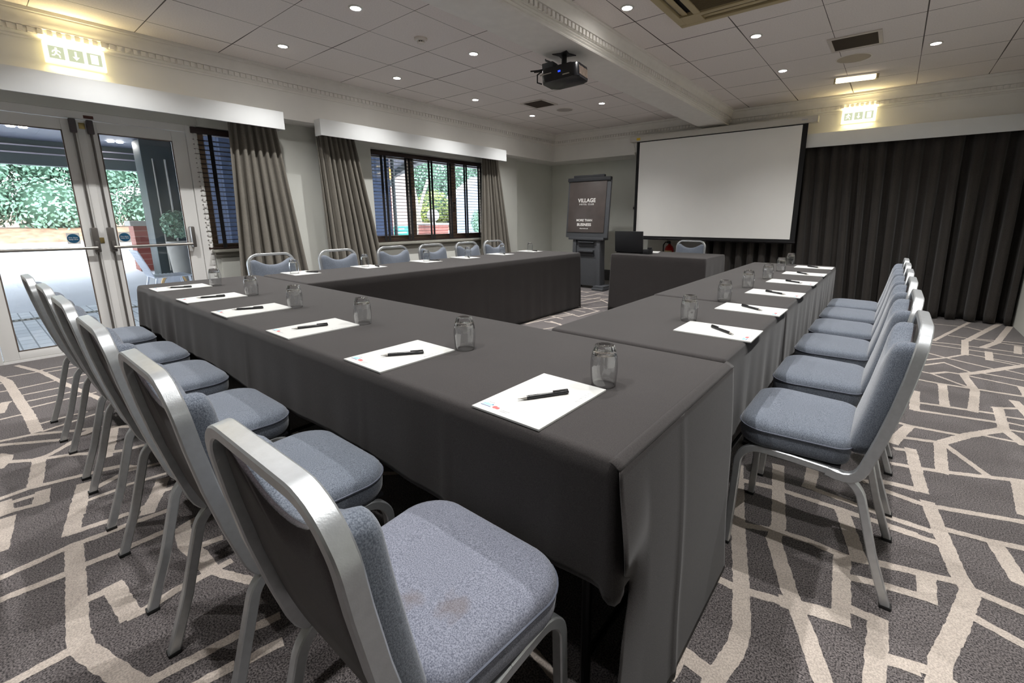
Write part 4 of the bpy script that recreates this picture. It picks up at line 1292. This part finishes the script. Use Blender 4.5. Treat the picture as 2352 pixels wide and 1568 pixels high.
# presenter desk things
t = thing('laptop', 'black laptop standing open on the presenter desk, its lid turned to the room', 'laptop', (2.14, -1.16, TZ))
m = MB(); m.box(-.195, .195, -.02, .25, 0, .03, bev=.005); m.build('base', M_blackgloss, t)
lt = Matrix.Translation((0, -.02, .02)) @ Matrix.Rotation(math.radians(4), 4, 'X')
m = MB(); m.box(-.195, .195, -.035, -.012, 0, .265, bev=.004, M=lt); lid = m.build('lid', M_black, t)
m = MB(); m.box(-.185, .185, -.0118, -.0105, .012, .255, M=lt); m.build('display', M_blackgloss, lid, smooth=0)
t = thing('cable_box', 'small black cable box beside the open laptop on the presenter desk', 'cable box', (2.385, -1.16, TZ))
m = MB(); m.box(-.042, .042, -.06, .06, 0, .06, bev=.006); m.build('housing', M_black, t)
m = MB(); m.box(.012, .042, -.05, .03, .06, .085, bev=.005); m.build('socket_lid', M_black, t)
o = MB().box(-.105, .105, -.1485, .1485, 0, .004).build('paper_sheets', M_paper, smooth=0, loc=(2.30, -.86, TZ), rotz=.3)
tag(o, 'white paper sheets on the presenter desk behind the black laptop', 'paper')
t = thing('fire_extinguisher', 'red fire extinguisher on the wall behind the presenter desk under the screen', 'fire extinguisher', (1.78, 1.075, .13))
m = MB(); m.box(-.05, .05, .06, .124, .25, .32, bev=.004); m.build('wall_bracket', M_black, t)
m = MB(); m.lathe([(0, 0), (.075, 0), (.08, .01), (.08, .50), (.076, .54), (.055, .58), (.03, .60), (.022, .62), (0, .62)], 28); body = m.build('cylinder', M_red, t)
m = MB(); m.grid(lambda u, v: (.0806 * math.sin((u - .5) * 1.9), -.0806 * math.cos((u - .5) * 1.9), .33 + .18 * v), 12, 2); m.build('printed_label', mat('extinguisher_label', (226, 206, 150), .6), body)
m = MB(); m.box(-.015, .015, -.02, .02, .61, .66, bev=.004); m.box(-.01, .01, -.11, .02, .655, .672, bev=.003); m.box(-.01, .01, -.10, .02, .685, .70, bev=.003); m.build('valve_handle', M_black, t)
m = MB(); m.tube([(-.02, 0, .64), (-.07, -.01, .65), (-.10, -.02, .60), (-.098, -.02, .40), (-.092, -.02, .25)], .011, 8); m.build('hose', M_rubber, t)
m = MB(); m.box(1.00, 1.085, 1.188, 1.2, 1.335, 1.42, bev=.003); o = m.build('wall_socket', M_screen_case); tag(o, 'pale wall socket plate left of the projection screen', 'socket')
m = MB(); m.box(1.02, 1.06, 1.15, 1.188, 1.35, 1.39, bev=.006); m.box(1.045, 1.06, 1.16, 1.188, 1.40, 1.47, bev=.004); o = m.build('wall_plug', M_black); tag(o, 'black plug in the wall socket left of the projection screen', 'plug')

# ------------------------------------------------------------------ ceiling fittings
t = thing('projector', 'black ceiling projector hanging from the beam', 'projector', (2.513, -3.27, 2.505))
m = MB()
star = []
for k in range(16):
    a = 2 * PI * k / 16 + PI / 4; r_ = .10 if k % 4 == 0 else (.05 if k % 2 == 0 else .062); star.append((r_ * math.cos(a), r_ * math.sin(a), -.006))
m.prism(star, (0, 0, .006)); m.build('mount_plate', M_black, t)
m = MB(); m.tube([(0, 0, -.004), (0, 0, -.085)], .022, 12); m.box(-.06, .06, -.045, .045, -.105, -.080, bev=.006); m.build('mount_pole', M_black, t)
Mb = Matrix.Translation((.01, .0, -.165)) @ Matrix.Rotation(math.radians(8), 4, 'Z') @ Matrix.Rotation(math.radians(-4), 4, 'Y')
m = MB(); outl = rounded_rect(.165, .125, .05, 6)
m.prism([(x, y, -.052) for x, y in outl], (0, 0, .104), bev=.014, M=Mb); pb = m.build('body', M_blackgloss, t)
m = MB(); m.lathe([(.0, 0), (.034, 0), (.036, .02), (.028, .028), (.02, .022), (0, .02)], 20, M=Mb @ frame_M((-.085, .118, .0), (1, 0, 0), (0, 0, 1)) @ Matrix.Rotation(PI, 4, 'X')); m.build('lens', M_blackgloss, t)
m = MB()
for k in range(7): m.box(.166, .170, -.085 + k * .024, -.073 + k * .024, -.035, .03, M=Mb)
m.build('side_vent', M_grille, pb)
m = MB(); m.box(-.165, -.06, -.128, -.122, .005, .012, M=Mb); m.box(.04, .10, -.13, -.122, -.03, -.022, M=Mb); m.build('trim_strip', M_steel, pb)
m = MB(); m.box(.0, .022, -.128, -.124, .0, .012, M=Mb); m.build('status_light', M_led, pb)
m = MB(); m.box(-.15, -.05, -.11, -.02, .055, .10, bev=.005, M=Mb); m.build('cable_hub', M_easel, t)
for pts in ([(-.13, -.06, -.09), (-.10, -.03, -.05), (-.17, -.02, -.02), (-.19, 0, -.001)], [(-.14, -.07, -.10), (-.20, -.09, -.105), (-.27, -.10, -.10)], [(-.14, -.08, -.115), (-.19, -.10, -.118), (-.225, -.11, -.117)],
            [(-.15, -.08, -.11), (-.20, -.10, -.14), (-.20, -.10, -.20), (-.16, -.09, -.215)], [(-.06, -.03, -.085), (-.12, -.03, -.04), (-.17, -.01, -.015)]):
    m = MB(); m.tube(pts, .006, 7); m.build('cable', M_rubber, t)

def downlight(x, y, label):
    t = thing('downlight', label, 'downlight', (x, y, CEIL), 0, 'recessed ceiling downlights')
    m = MB(); m.lathe([(.036, -.001), (.037, -.006), (.049, -.004), (.051, 0), (.036, .0)], 28); m.build('bezel', M_chrome, t)
    m = MB(); m.lathe([(0, -.0045), (.027, -.005), (.0365, -.002), (0, -.0015)], 24); m.build('lamp', M_spot, t)
    return t
def spot(x, y, z=CEIL - .012):
    l = bpy.data.lights.new('downlight_beam', 'SPOT'); l.energy = SPOT_W; l.color = SPOT_COL
    l.spot_size = math.radians(126); l.spot_blend = 0.9; l.shadow_soft_size = .018
    o = bpy.data.objects.new('downlight_beam', l); C.objects.link(o); o.location = (x, y, z)
LIT = [(.30, -5.70, 'downlight in the left bay at the frame edge above the doors sign'), (.30, -4.50, 'downlight in the left bay above the narrow blind, second from the doors'), (1.50, -4.50, 'downlight in the left bay beside the smoke detector, towards the camera'),
       (.30, -3.30, 'downlight in the left bay above the left end of the wide window'), (1.50, -3.30, 'downlight in the left bay just beyond the smoke detector'), (.30, -2.10, 'downlight in the left bay above the middle of the wide window'),
       (1.50, -2.10, 'downlight in the left bay partly behind the projector'), (.30, -.90, 'downlight in the left bay nearest the room corner'), (1.50, -.90, 'downlight in the left bay right of the round ceiling speaker'),
       (3.063, -3.26, 'downlight between the beam and the ceiling cassette'), (3.68, -2.10, 'downlight in the right bay between the cassette and the far wall'), (3.68, -.92, 'downlight in the right bay nearest the projection screen'),
       (4.892, -.925, 'downlight in the right bay right of the exit sign'), (4.90, -2.03, 'downlight at the top frame edge in the right bay')]
for x, y, lab in LIT:
    downlight(x, y, lab); spot(x, y)
for x, y in ((1.50, -5.70), (.30, -6.90), (1.50, -6.90), (3.68, -4.50), (4.90, -3.30), (4.90, -4.50), (3.68, -5.70), (4.90, -5.70), (3.68, -6.50)):  # unseen beams without fittings, some added only to brighten the near end
    spot(x, y)

def vent(x, y, s, label, square_frame=.03):
    t = thing('ceiling_vent', label, 'vent', (x, y, CEIL), 0, 'square ceiling vents')
    m = MB(); f = square_frame
    for (a, b_, c, d) in ((-s, s, -s, -s + f), (-s, s, s - f, s), (-s, -s + f, -s + f, s - f), (s - f, s, -s + f, s - f)): m.box(a, b_, c, d, -.010, 0, bev=.003)
    m.build('frame', M_grille_frame, t)
    m = MB(); k = -s + f
    while k < s - f:
        m.box(-s + f, s - f, k, k + .004, -.009, -.001, M=Matrix.Identity(4)); k += .012
    m.box(-s + f, s - f, -s + f, s - f, -.002, -.0005); m.build('louvre', M_grille, t, smooth=0)
vent(.822, -1.41, .185, 'brown square vent in the left bay ceiling beside the round speaker')
vent(4.335, -1.432, .192, 'brown square vent in the right bay ceiling above the round speaker')
def speaker(x, y, r, label, mt):
    t = thing('ceiling_speaker', label, 'speaker', (x, y, CEIL), 0, 'round ceiling speakers')
    m = MB(); m.lathe([(r - .012, -.001), (r - .010, -.006), (r, -.004), (r + .002, 0), (r - .012, 0)], 40); m.build('rim', M_ceil_white, t)
    m = MB(); m.lathe([(0, -.006), (r * .6, -.005), (r - .011, -.0025), (0, -.001)], 40); m.build('grille', mt, t)
speaker(.894, -.905, .125, 'round flush speaker in the left bay ceiling', mat('speaker_mesh_grey', (176, 168, 162), .7, bump=.6, bscale=500))
speaker(4.292, -.918, .148, 'round flush speaker in the right bay ceiling below the vent', mat('speaker_mesh_cream', (190, 178, 160), .7, bump=.6, bscale=500))
t = thing('smoke_detector', 'white smoke detector on the left bay ceiling', 'smoke detector', (1.41, -3.84, CEIL))
m = MB(); m.lathe([(0, 0), (.055, 0), (.055, -.014), (.046, -.022), (0, -.022)], 28); m.build('base', M_ceil_white, t)
m = MB(); m.lathe([(.0, -.044), (.026, -.043), (.032, -.038), (.032, -.034), (0, -.034)], 24)
for k in range(8):
    a = 2 * PI * k / 8; m.box(-.003, .003, .020, .030, -.036, -.022, M=Matrix.Rotation(a, 4, 'Z'))
m.lathe([(0, -.022), (.018, -.022), (.018, -.034), (0, -.034)], 16, mi=1); m.build('sensor_cap', [M_ceil_white, M_black], t)

t = thing('air_conditioning_cassette', 'cream ceiling air conditioning cassette with dark slots', 'air conditioner', (3.745, -3.185, CEIL))
S = .475
m = MB()
m.box(-S, S, -S, -S + .055, -.03, 0, bev=.008); m.box(-S, S, S - .055, S, -.03, 0, bev=.008); m.box(-S, -S + .055, -S + .055, S - .055, -.03, 0, bev=.008); m.box(S - .055, S, -S + .055, S - .055, -.03, 0, bev=.008)
for k in range(4):
    m.box(S - .20, S - .055, S - .20, S - .055, -.029, 0, M=Matrix.Rotation(k * PI / 2, 4, 'Z'))
m.build('surround', M_ac, t)
m = MB(); m.box(-S + .06, S - .06, -S + .06, S - .06, -.003, -.001); m.build('air_slot', M_void, t)
for k in range(4):
    m = MB(); m.box(-S + .20, S - .20, S - .115, S - .072, -.018, -.012, M=Matrix.Rotation(k * PI / 2, 4, 'Z') @ Matrix.Translation((0, 0, 0)), bev=.002); m.build('air_flap', M_ac, t)
m = MB()
for (a, b_, c, d) in ((-.31, .31, -.31, -.26), (-.31, .31, .26, .31), (-.31, -.26, -.26, .26), (.26, .31, -.26, .26)): m.box(a, b_, c, d, -.034, 0, bev=.005)
m.build('intake_frame', M_ac, t)
m = MB(); m.box(-.262, .262, -.262, .262, -.022, -.018)
k = -.25
while k < .25: m.box(-.26, .26, k, k + .005, -.028, -.020); k += .018
m.build('intake_grille', M_ac_dark, t, smooth=0)

t = thing('emergency_batten', 'short lit warm fluorescent batten on the ceiling above the far exit sign', 'light', (4.277, -.257, CEIL), math.radians(9))
m = MB(); m.box(-.20, .20, -.045, .045, -.02, 0, bev=.004); m.build('back_tray', M_ceil_white, t)
m = MB(); m.box(-.185, .175, -.036, .036, -.06, -.02, bev=.012); m.build('diffuser', M_tube, t)
m = MB(); m.box(.175, .20, -.04, .04, -.062, -.018, bev=.005); m.box(-.20, -.185, -.04, .04, -.062, -.018, bev=.005); m.build('end_cap', M_ac, t)

def exit_sign(origin, xdir, w_, h_, label):
    """Origin: centre of the wall side; xdir: to the right as read."""
    x = Vector(xdir); z = Vector((0, 0, 1)); n = x.cross(z)          # towards the reader
    rot = math.atan2(x.y, x.x)
    t = thing('exit_sign', label, 'exit sign', origin, rot, 'lit emergency exit signs')   # local: +x right, -y reader
    m = MB(); m.box(-w_ / 2, w_ / 2, -.055, -.012, -h_ / 2, h_ / 2, bev=.006); m.build('housing', M_sign_edge, t)
    m = MB(); m.box(-w_ / 2 + .004, w_ / 2 - .004, -.058, -.0545, -h_ / 2 + .004, h_ / 2 - .004, bev=.001); f = m.build('face', M_sign_face, t)
    for dz, e in ((h_ / 2 + .004, 1.7), (-h_ / 2 - .004, .45)):       # the sign's lamp shining out of its open top and bottom edges
        al = bpy.data.lights.new('exit_sign_light', 'AREA'); al.shape = 'RECTANGLE'; al.size = w_ * .9; al.size_y = .03
        al.energy = e; al.color = (1.0, .80, .38)
        ao = bpy.data.objects.new('exit_sign_light', al); C.objects.link(ao); ao.parent = t
        ao.location = (0, -.034, dz); ao.rotation_euler = (PI if dz > 0 else 0, 0, 0)
    pw, gap = .084, .022; x0 = -(3 * pw + 2 * gap) / 2
    man = [(-.006, .034), (.004, .036), (.008, .028), (.004, .022), (.020, .014), (.024, .002), (.018, .0), (.014, .008), (.004, .010), (.004, -.004), (.018, -.014), (.020, -.034), (.012, -.034), (.010, -.018), (-.004, -.010), (-.012, -.024), (-.028, -.026), (-.028, -.018), (-.016, -.016), (-.008, .0), (-.008, .012), (-.016, .006), (-.018, -.004), (-.026, -.002), (-.022, .012), (-.008, .020)]
    arrow = [(-.006, .032), (.006, .032), (.006, -.006), (.020, -.006), (0, -.032), (-.020, -.006), (-.006, -.006)]
    doorp = [(-.022, -.034), (-.022, .034), (.022, .034), (.022, -.034)]
    for k, shp in enumerate((man, arrow, doorp)):
        cx_ = x0 + pw / 2 + k * (pw + gap)
        m = MB(); m.box(cx_ - pw / 2, cx_ + pw / 2, -.0595, -.058, -.043, .043); pnl = m.build('pictogram_panel', M_sign_pict, t, smooth=0)
        m = MB(); m.prism([(cx_ + a, -.0602, b_) for a, b_ in shp], (0, .0006, 0)); m.build('pictogram', M_sign_face, pnl, smooth=0)
exit_sign((XF, -5.785, 2.436), (0, 1, 0), .345, .152, 'lit exit sign above the white glazed doors')
exit_sign((4.284, YF, 2.438), (1, 0, 0), .355, .155, 'lit exit sign on the far wall right of the projection screen')

# ------------------------------------------------------------------ outside
m = MB()
m.poly([(-1.1, -14, -.03), (-1.1, 14, -.03), (-4.2, 14, -.03), (-4.2, -14, -.03)][::-1])
m.poly([(-4.2, -14, -.03), (-4.2, 14, -.03), (-13.0, 14, .56), (-13.0, -14, .56)][::-1], mi=1)
m.poly([(-13.0, -14, .56), (-13.0, 14, .56), (-14.2, 14, .92), (-14.2, -14, .92)][::-1], mi=2)
m.poly([(-14.2, -14, .92), (-14.2, 14, .92), (-40, 14, 1.4), (-40, -14, 1.4)][::-1], mi=2)
m.poly([(-40, -60, -.1), (40, -60, -.1), (40, -14, -.1), (-40, -14, -.1)], mi=1)
m.poly([(-40, 14, -.1), (40, 14, -.1), (40, 40, -.1), (-40, 40, -.1)], mi=1)
struct(m.build('ground_outside', [M_paving, M_asphalt, M_litter], smooth=0))
m = MB()
m.box(-3.56, -3.44, -9, -4.4, -.029, -.024)
k = -9.0
while k < -4.4: m.box(-3.55, -3.45, k, k + .02, -.024, -.022, mi=1); k += .05
tag(m.build('drain_channel', [M_stone, M_rubber], smooth=0), 'slotted drain channel crossing the paving outside the doors', 'drain')

def leaves(name, label, cat, boxes, n, size, mt, seed, group=None, core=None):
    """A mass of small leaves over rounded lumps: boxes = [(cx,cy,cz,rx,ry,rz)]."""
    r = random.Random(seed); m = MB(); b = bmesh.new()
    tot = sum((q[3] * q[4] + q[4] * q[5] + q[3] * q[5]) for q in boxes)
    for q in boxes:
        k = int(n * (q[3] * q[4] + q[4] * q[5] + q[3] * q[5]) / tot)
        for _ in range(k):
            d = Vector((r.gauss(0, 1), r.gauss(0, 1), r.gauss(0, 1))).normalized()
            s = r.uniform(.72, 1.02)
            p = Vector((q[0] + d.x * q[3] * s, q[1] + d.y * q[4] * s, q[2] + d.z * q[5] * s))
            nrm = (d + Vector((r.uniform(-.7, .7), r.uniform(-.7, .7), r.uniform(-.2, .9)))).normalized()
            a = nrm.orthogonal().normalized(); a.rotate(Matrix.Rotation(r.uniform(0, 6.28), 3, nrm)); c = nrm.cross(a)
            l = size * r.uniform(.6, 1.3)
            v = [b.verts.new(p + a * l * .5), b.verts.new(p + c * l * .28 + nrm * l * .06), b.verts.new(p - a * l * .5), b.verts.new(p - c * l * .28 + nrm * l * .06)]
            b.faces.new(v)
    me = bpy.data.meshes.new('tmp'); b.to_mesh(me); b.free(); m.bm.from_mesh(me); bpy.data.meshes.remove(me)
    o = m.build(name, mt, smooth=0)
    tag(o, label, cat, group)
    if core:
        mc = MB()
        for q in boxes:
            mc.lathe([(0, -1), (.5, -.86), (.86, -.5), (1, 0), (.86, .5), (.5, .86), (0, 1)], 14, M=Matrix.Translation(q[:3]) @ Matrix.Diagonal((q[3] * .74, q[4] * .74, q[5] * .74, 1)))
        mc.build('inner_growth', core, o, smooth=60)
    return o
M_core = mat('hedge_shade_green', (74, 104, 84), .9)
rr = random.Random(5); bx = []
y = -10.0
while y < 1.5:
    for zc in (1.6, 2.9, 4.1): bx.append((-15.0 + rr.uniform(-.3, .3), y + rr.uniform(-.3, .3), zc + rr.uniform(-.2, .2), rr.uniform(.8, 1.15), rr.uniform(.8, 1.2), rr.uniform(.8, 1.1)))
    y += 1.25
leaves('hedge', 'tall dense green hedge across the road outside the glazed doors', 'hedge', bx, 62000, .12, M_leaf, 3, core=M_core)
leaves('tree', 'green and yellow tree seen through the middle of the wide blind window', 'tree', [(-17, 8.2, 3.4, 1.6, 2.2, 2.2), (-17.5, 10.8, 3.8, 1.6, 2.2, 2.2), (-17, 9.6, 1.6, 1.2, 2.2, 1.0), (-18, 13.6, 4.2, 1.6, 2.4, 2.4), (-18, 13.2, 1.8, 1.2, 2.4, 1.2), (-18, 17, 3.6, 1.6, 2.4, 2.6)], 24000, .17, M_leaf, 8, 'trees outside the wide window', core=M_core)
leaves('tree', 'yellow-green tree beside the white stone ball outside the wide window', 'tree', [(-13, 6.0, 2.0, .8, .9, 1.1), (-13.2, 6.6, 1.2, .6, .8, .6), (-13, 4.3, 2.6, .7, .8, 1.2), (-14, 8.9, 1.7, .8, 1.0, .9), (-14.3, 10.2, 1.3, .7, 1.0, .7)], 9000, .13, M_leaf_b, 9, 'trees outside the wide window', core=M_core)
m = MB(); m.tube([(-10, 4.95, .2), (-10, 4.8, 1.2), (-10, 4.62, 2.2), (-10.1, 4.3, 3.4)], .13, 10); m.tube([(-10, 4.8, 1.2), (-10.3, 5.3, 2.0), (-10.4, 5.7, 2.7)], .06, 8)
tag(m.build('bare_tree', M_bark), 'pale bare tree trunk outside the wide window', 'tree trunk')

t = thing('entrance_canopy', 'dark grey flat canopy roof over the paving outside the doors', 'canopy', (-4.5, -4, 2.6))
m = MB(); m.prism([(-3.4, -8, .02), (3.38, -8, .02), (3.38, 3.1, .02), (-.1, 4.55, .02), (-3.4, 6.25, .02)], (0, 0, .1)); m.build('soffit', M_canopy, t, smooth=0)
m = MB(); m.box(-3.55, -3.4, -8, 6.3, -.43, .16, bev=.01); m.prism([(3.38, 3.1, -.15), (-.1, 4.55, -.15), (-3.5, 6.30, -.15), (-3.5, 6.45, -.15), (-.05, 4.7, -.15), (3.38, 3.25, -.15)], (0, 0, .3)); m.build('fascia', M_canopy_beam, t)
m = MB()
for z_, xx in ((-.09, -3.39), (-.22, -3.39)): m.box(xx, xx + .03, -8, 6.1, z_ - .012, z_ + .012)
for yy in (1.0, 2.0, 2.9): m.box(-3.4, 3.38, yy, yy + .04, -.02, .02)
m.build('metal_trim', M_canopy_trim, t, smooth=0)
for (x, y) in ((-6.2, -5.74), (-6.95, -4.46)):
    for dy in (-.06, .07):
        m = MB(); m.lathe([(0, -.005), (.045, -.005), (.05, 0.015), (0, .015)], 20, M=Matrix.Translation((x + 4.5, y + 4 + dy, .005))); m.build('soffit_lamp', M_spot, t)
t = thing('canopy_post', 'dark green boxed canopy post with pale conduit outside the right door leaf', 'post', (-6.3, -4.03, -.03))
m = MB(); m.box(-.25, .25, -.27, .27, .1, 2.63, bev=.02); m.build('casing', M_canopy_beam, t)
m = MB(); m.tube([(.275, -.12, .25), (.275, -.12, 2.3)], .012, 8); m.tube([(.275, .06, .25), (.275, .06, 2.3)], .018, 8); m.build('conduit', M_steel, t)
m = MB(); m.box(-.28, .30, -.32, .32, 0, .14, bev=.01); m.build('plinth', M_rubber, t)
m = MB(); m.box(-7.35, -6.95, -4.42, -4.02, -.1, 1.05); m.box(-7.40, -6.90, -4.47, -3.97, 1.05, 1.15, mi=1, bev=.01); tag(m.build('brick_pier', [M_brick, M_stone], smooth=0), 'low red brick pier with a white cap behind the canopy post', 'pier')
t = thing('patio_chair', 'grey metal patio chair with a leaning back outside the right door leaf', 'chair', (-3.35, -4.8, -.03))
m = MB(); m.box(-.24, .24, -.20, .24, .415, .43, bev=.004)
for k in range(9): m.box(-.235, .235, -.18 + k * .046, -.168 + k * .046, .428, .434)
m.build('seat', M_patio, t)
Tb = Matrix.Translation((0, -.19, .43)) @ Matrix.Rotation(math.radians(20), 4, 'X')
m = MB(); m.box(-.24, .24, -.012, .0, .0, .40, bev=.004, M=Tb)
for k in range(8): m.box(-.22, .22, -.016, .004, .03 + k * .045, .045 + k * .045, M=Tb)
m.build('backrest', M_patio, t)
for sx in (-1, 1):
    for (y0_, y1_) in ((-.17, -.26), (.20, .24)):
        m = MB(); m.tube([(sx * .22, y0_, .42), (sx * .23, y1_, .01)], .014, 8); m.build('leg', M_patio, t)
t = thing('wheeled_cart', 'small cart wheel with a tan rim under the patio chair', 'cart wheel', (-4.3, -4.52, -.03))
m = MB(); m.lathe([(.14, -.02), (.17, -.02), (.17, .02), (.14, .02)], 28, closed=True, M=Matrix.Translation((0, 0, .19)) @ Matrix.Rotation(PI / 2, 4, 'Y')); m.build('rim', mat('tan_wheel_rim', (206, 170, 120), .6), t)
m = MB(); m.lathe([(0, -.03), (.13, -.02), (.145, 0), (.13, .02), (0, .03)], 24, M=Matrix.Translation((0, 0, .19)) @ Matrix.Rotation(PI / 2, 4, 'Y')); m.build('hub', M_patio, t)
leaves('shrub', 'leafy potted shrub beside the canopy post', 'shrub', [(-5.6, -4.05, 1.09, .22, .24, .26)], 700, .07, M_leaf, 21)
m = MB(); m.lathe([(0, 0), (.15, 0), (.2, .75), (.2, .8), (.17, .8), (.16, .7), (0, .7)], 20); tag(m.build('planter', M_stone, loc=(-5.6, -4.05, -.02)), 'tall pale planter holding the potted shrub', 'planter')
m = MB(); m.box(-5.2, -3.95, -3.72, -.55, -.1, 2.56); tag(m.build('clad_annexe', M_siding, smooth=0), 'navy timber clad annexe wall outside the narrow blind', 'building')
m = MB(); m.tube([(-3.9, -.50, -.03), (-3.9, -.50, 2.5)], .04, 10); tag(m.build('downpipe', M_canopy_beam), 'dark downpipe at the corner of the navy annexe', 'pipe')
m = MB(); m.lathe([(0, 0), (.10, 0), (.13, .06), (.13, .26), (.09, .31), (0, .33)], 16); tag(m.build('hanging_lantern', M_lantern, loc=(-6, .77, 2.2)), 'amber lantern hanging under the canopy outside the wide window', 'lantern')
m = MB(); m.box(-9.5, -9.0, 2.95, 3.75, 0, 2.7); m.box(-9.55, -8.95, 2.9, 3.8, 2.7, 2.8, mi=1); tag(m.build('brick_wall', [M_brick, M_stone], smooth=0), 'pale red brick wall outside the wide window, left of the trunk', 'wall')
t = thing('gate_pillar', 'brick gate pillar topped with a white stone ball outside the wide window', 'pillar', (-9.3, 4.98, .2))
m = MB(); m.box(-.35, .35, -.45, .45, 0, .72); m.build('shaft', M_brick, t, smooth=0)
m = MB(); m.box(-.42, .42, -.52, .52, .72, .80, bev=.02); m.build('cap', M_stone, t)
m = MB(); m.lathe([(0, .80), (.10, .80), (.08, .86)] + [(.24 * math.sin(PI * k / 12), 1.09 - .24 * math.cos(PI * k / 12)) for k in range(2, 13)], 24); m.build('ball_finial', M_stone, t)
t = thing('teal_signboard', 'teal signboard with white lines of writing outside the wide window', 'sign', (-7, 1.84, .05))
m = MB(); m.box(-.02, .02, -.26, .26, .50, .90, bev=.006); b_ = m.build('board', M_teal, t)
m = MB()
for k, (a, c) in enumerate(((-.10, .10), (-.18, .18), (-.15, .15))): m.box(.021, .023, a, c, .80 - k * .11, .835 - k * .11)
m.build('writing', M_white_print, b_, smooth=0)
for yy in (-.2, .2):
    m = MB(); m.tube([(0, yy, 0), (0, yy, .52)], .02, 8); m.build('post', M_canopy_beam, t)
t = thing('garden_shed', 'white weatherboarded gable shed at the right of the wide window view', 'shed', (-12, 10.2, .45))
m = MB(); m.prism([(0, -1.5, 0), (0, 1.5, 0), (0, 1.5, 1.75), (0, 0, 2.65), (0, -1.5, 1.75)], (-.5, 0, 0))
m.build('walls', M_shed, t, smooth=0)
m = MB()
for k in range(14): m.box(.0, .012, -1.45, 1.45, .08 + k * .12, .10 + k * .12)
m.build('board_lines', M_shed, t, smooth=0)
m = MB(); m.prism([(.1, -1.65, 1.64), (.1, 0, 2.66), (.1, 1.65, 1.64), (.1, 1.65, 1.72), (.1, 0, 2.76), (.1, -1.65, 1.72)], (-.7, 0, 0)); m.build('roof', M_stone, t, smooth=0)
leaves('shrub', 'dark green shrub in front of the white shed', 'shrub', [(-10.6, 8.9, 1.0, .5, .45, .7)], 1500, .09, M_leaf, 31, core=M_core)
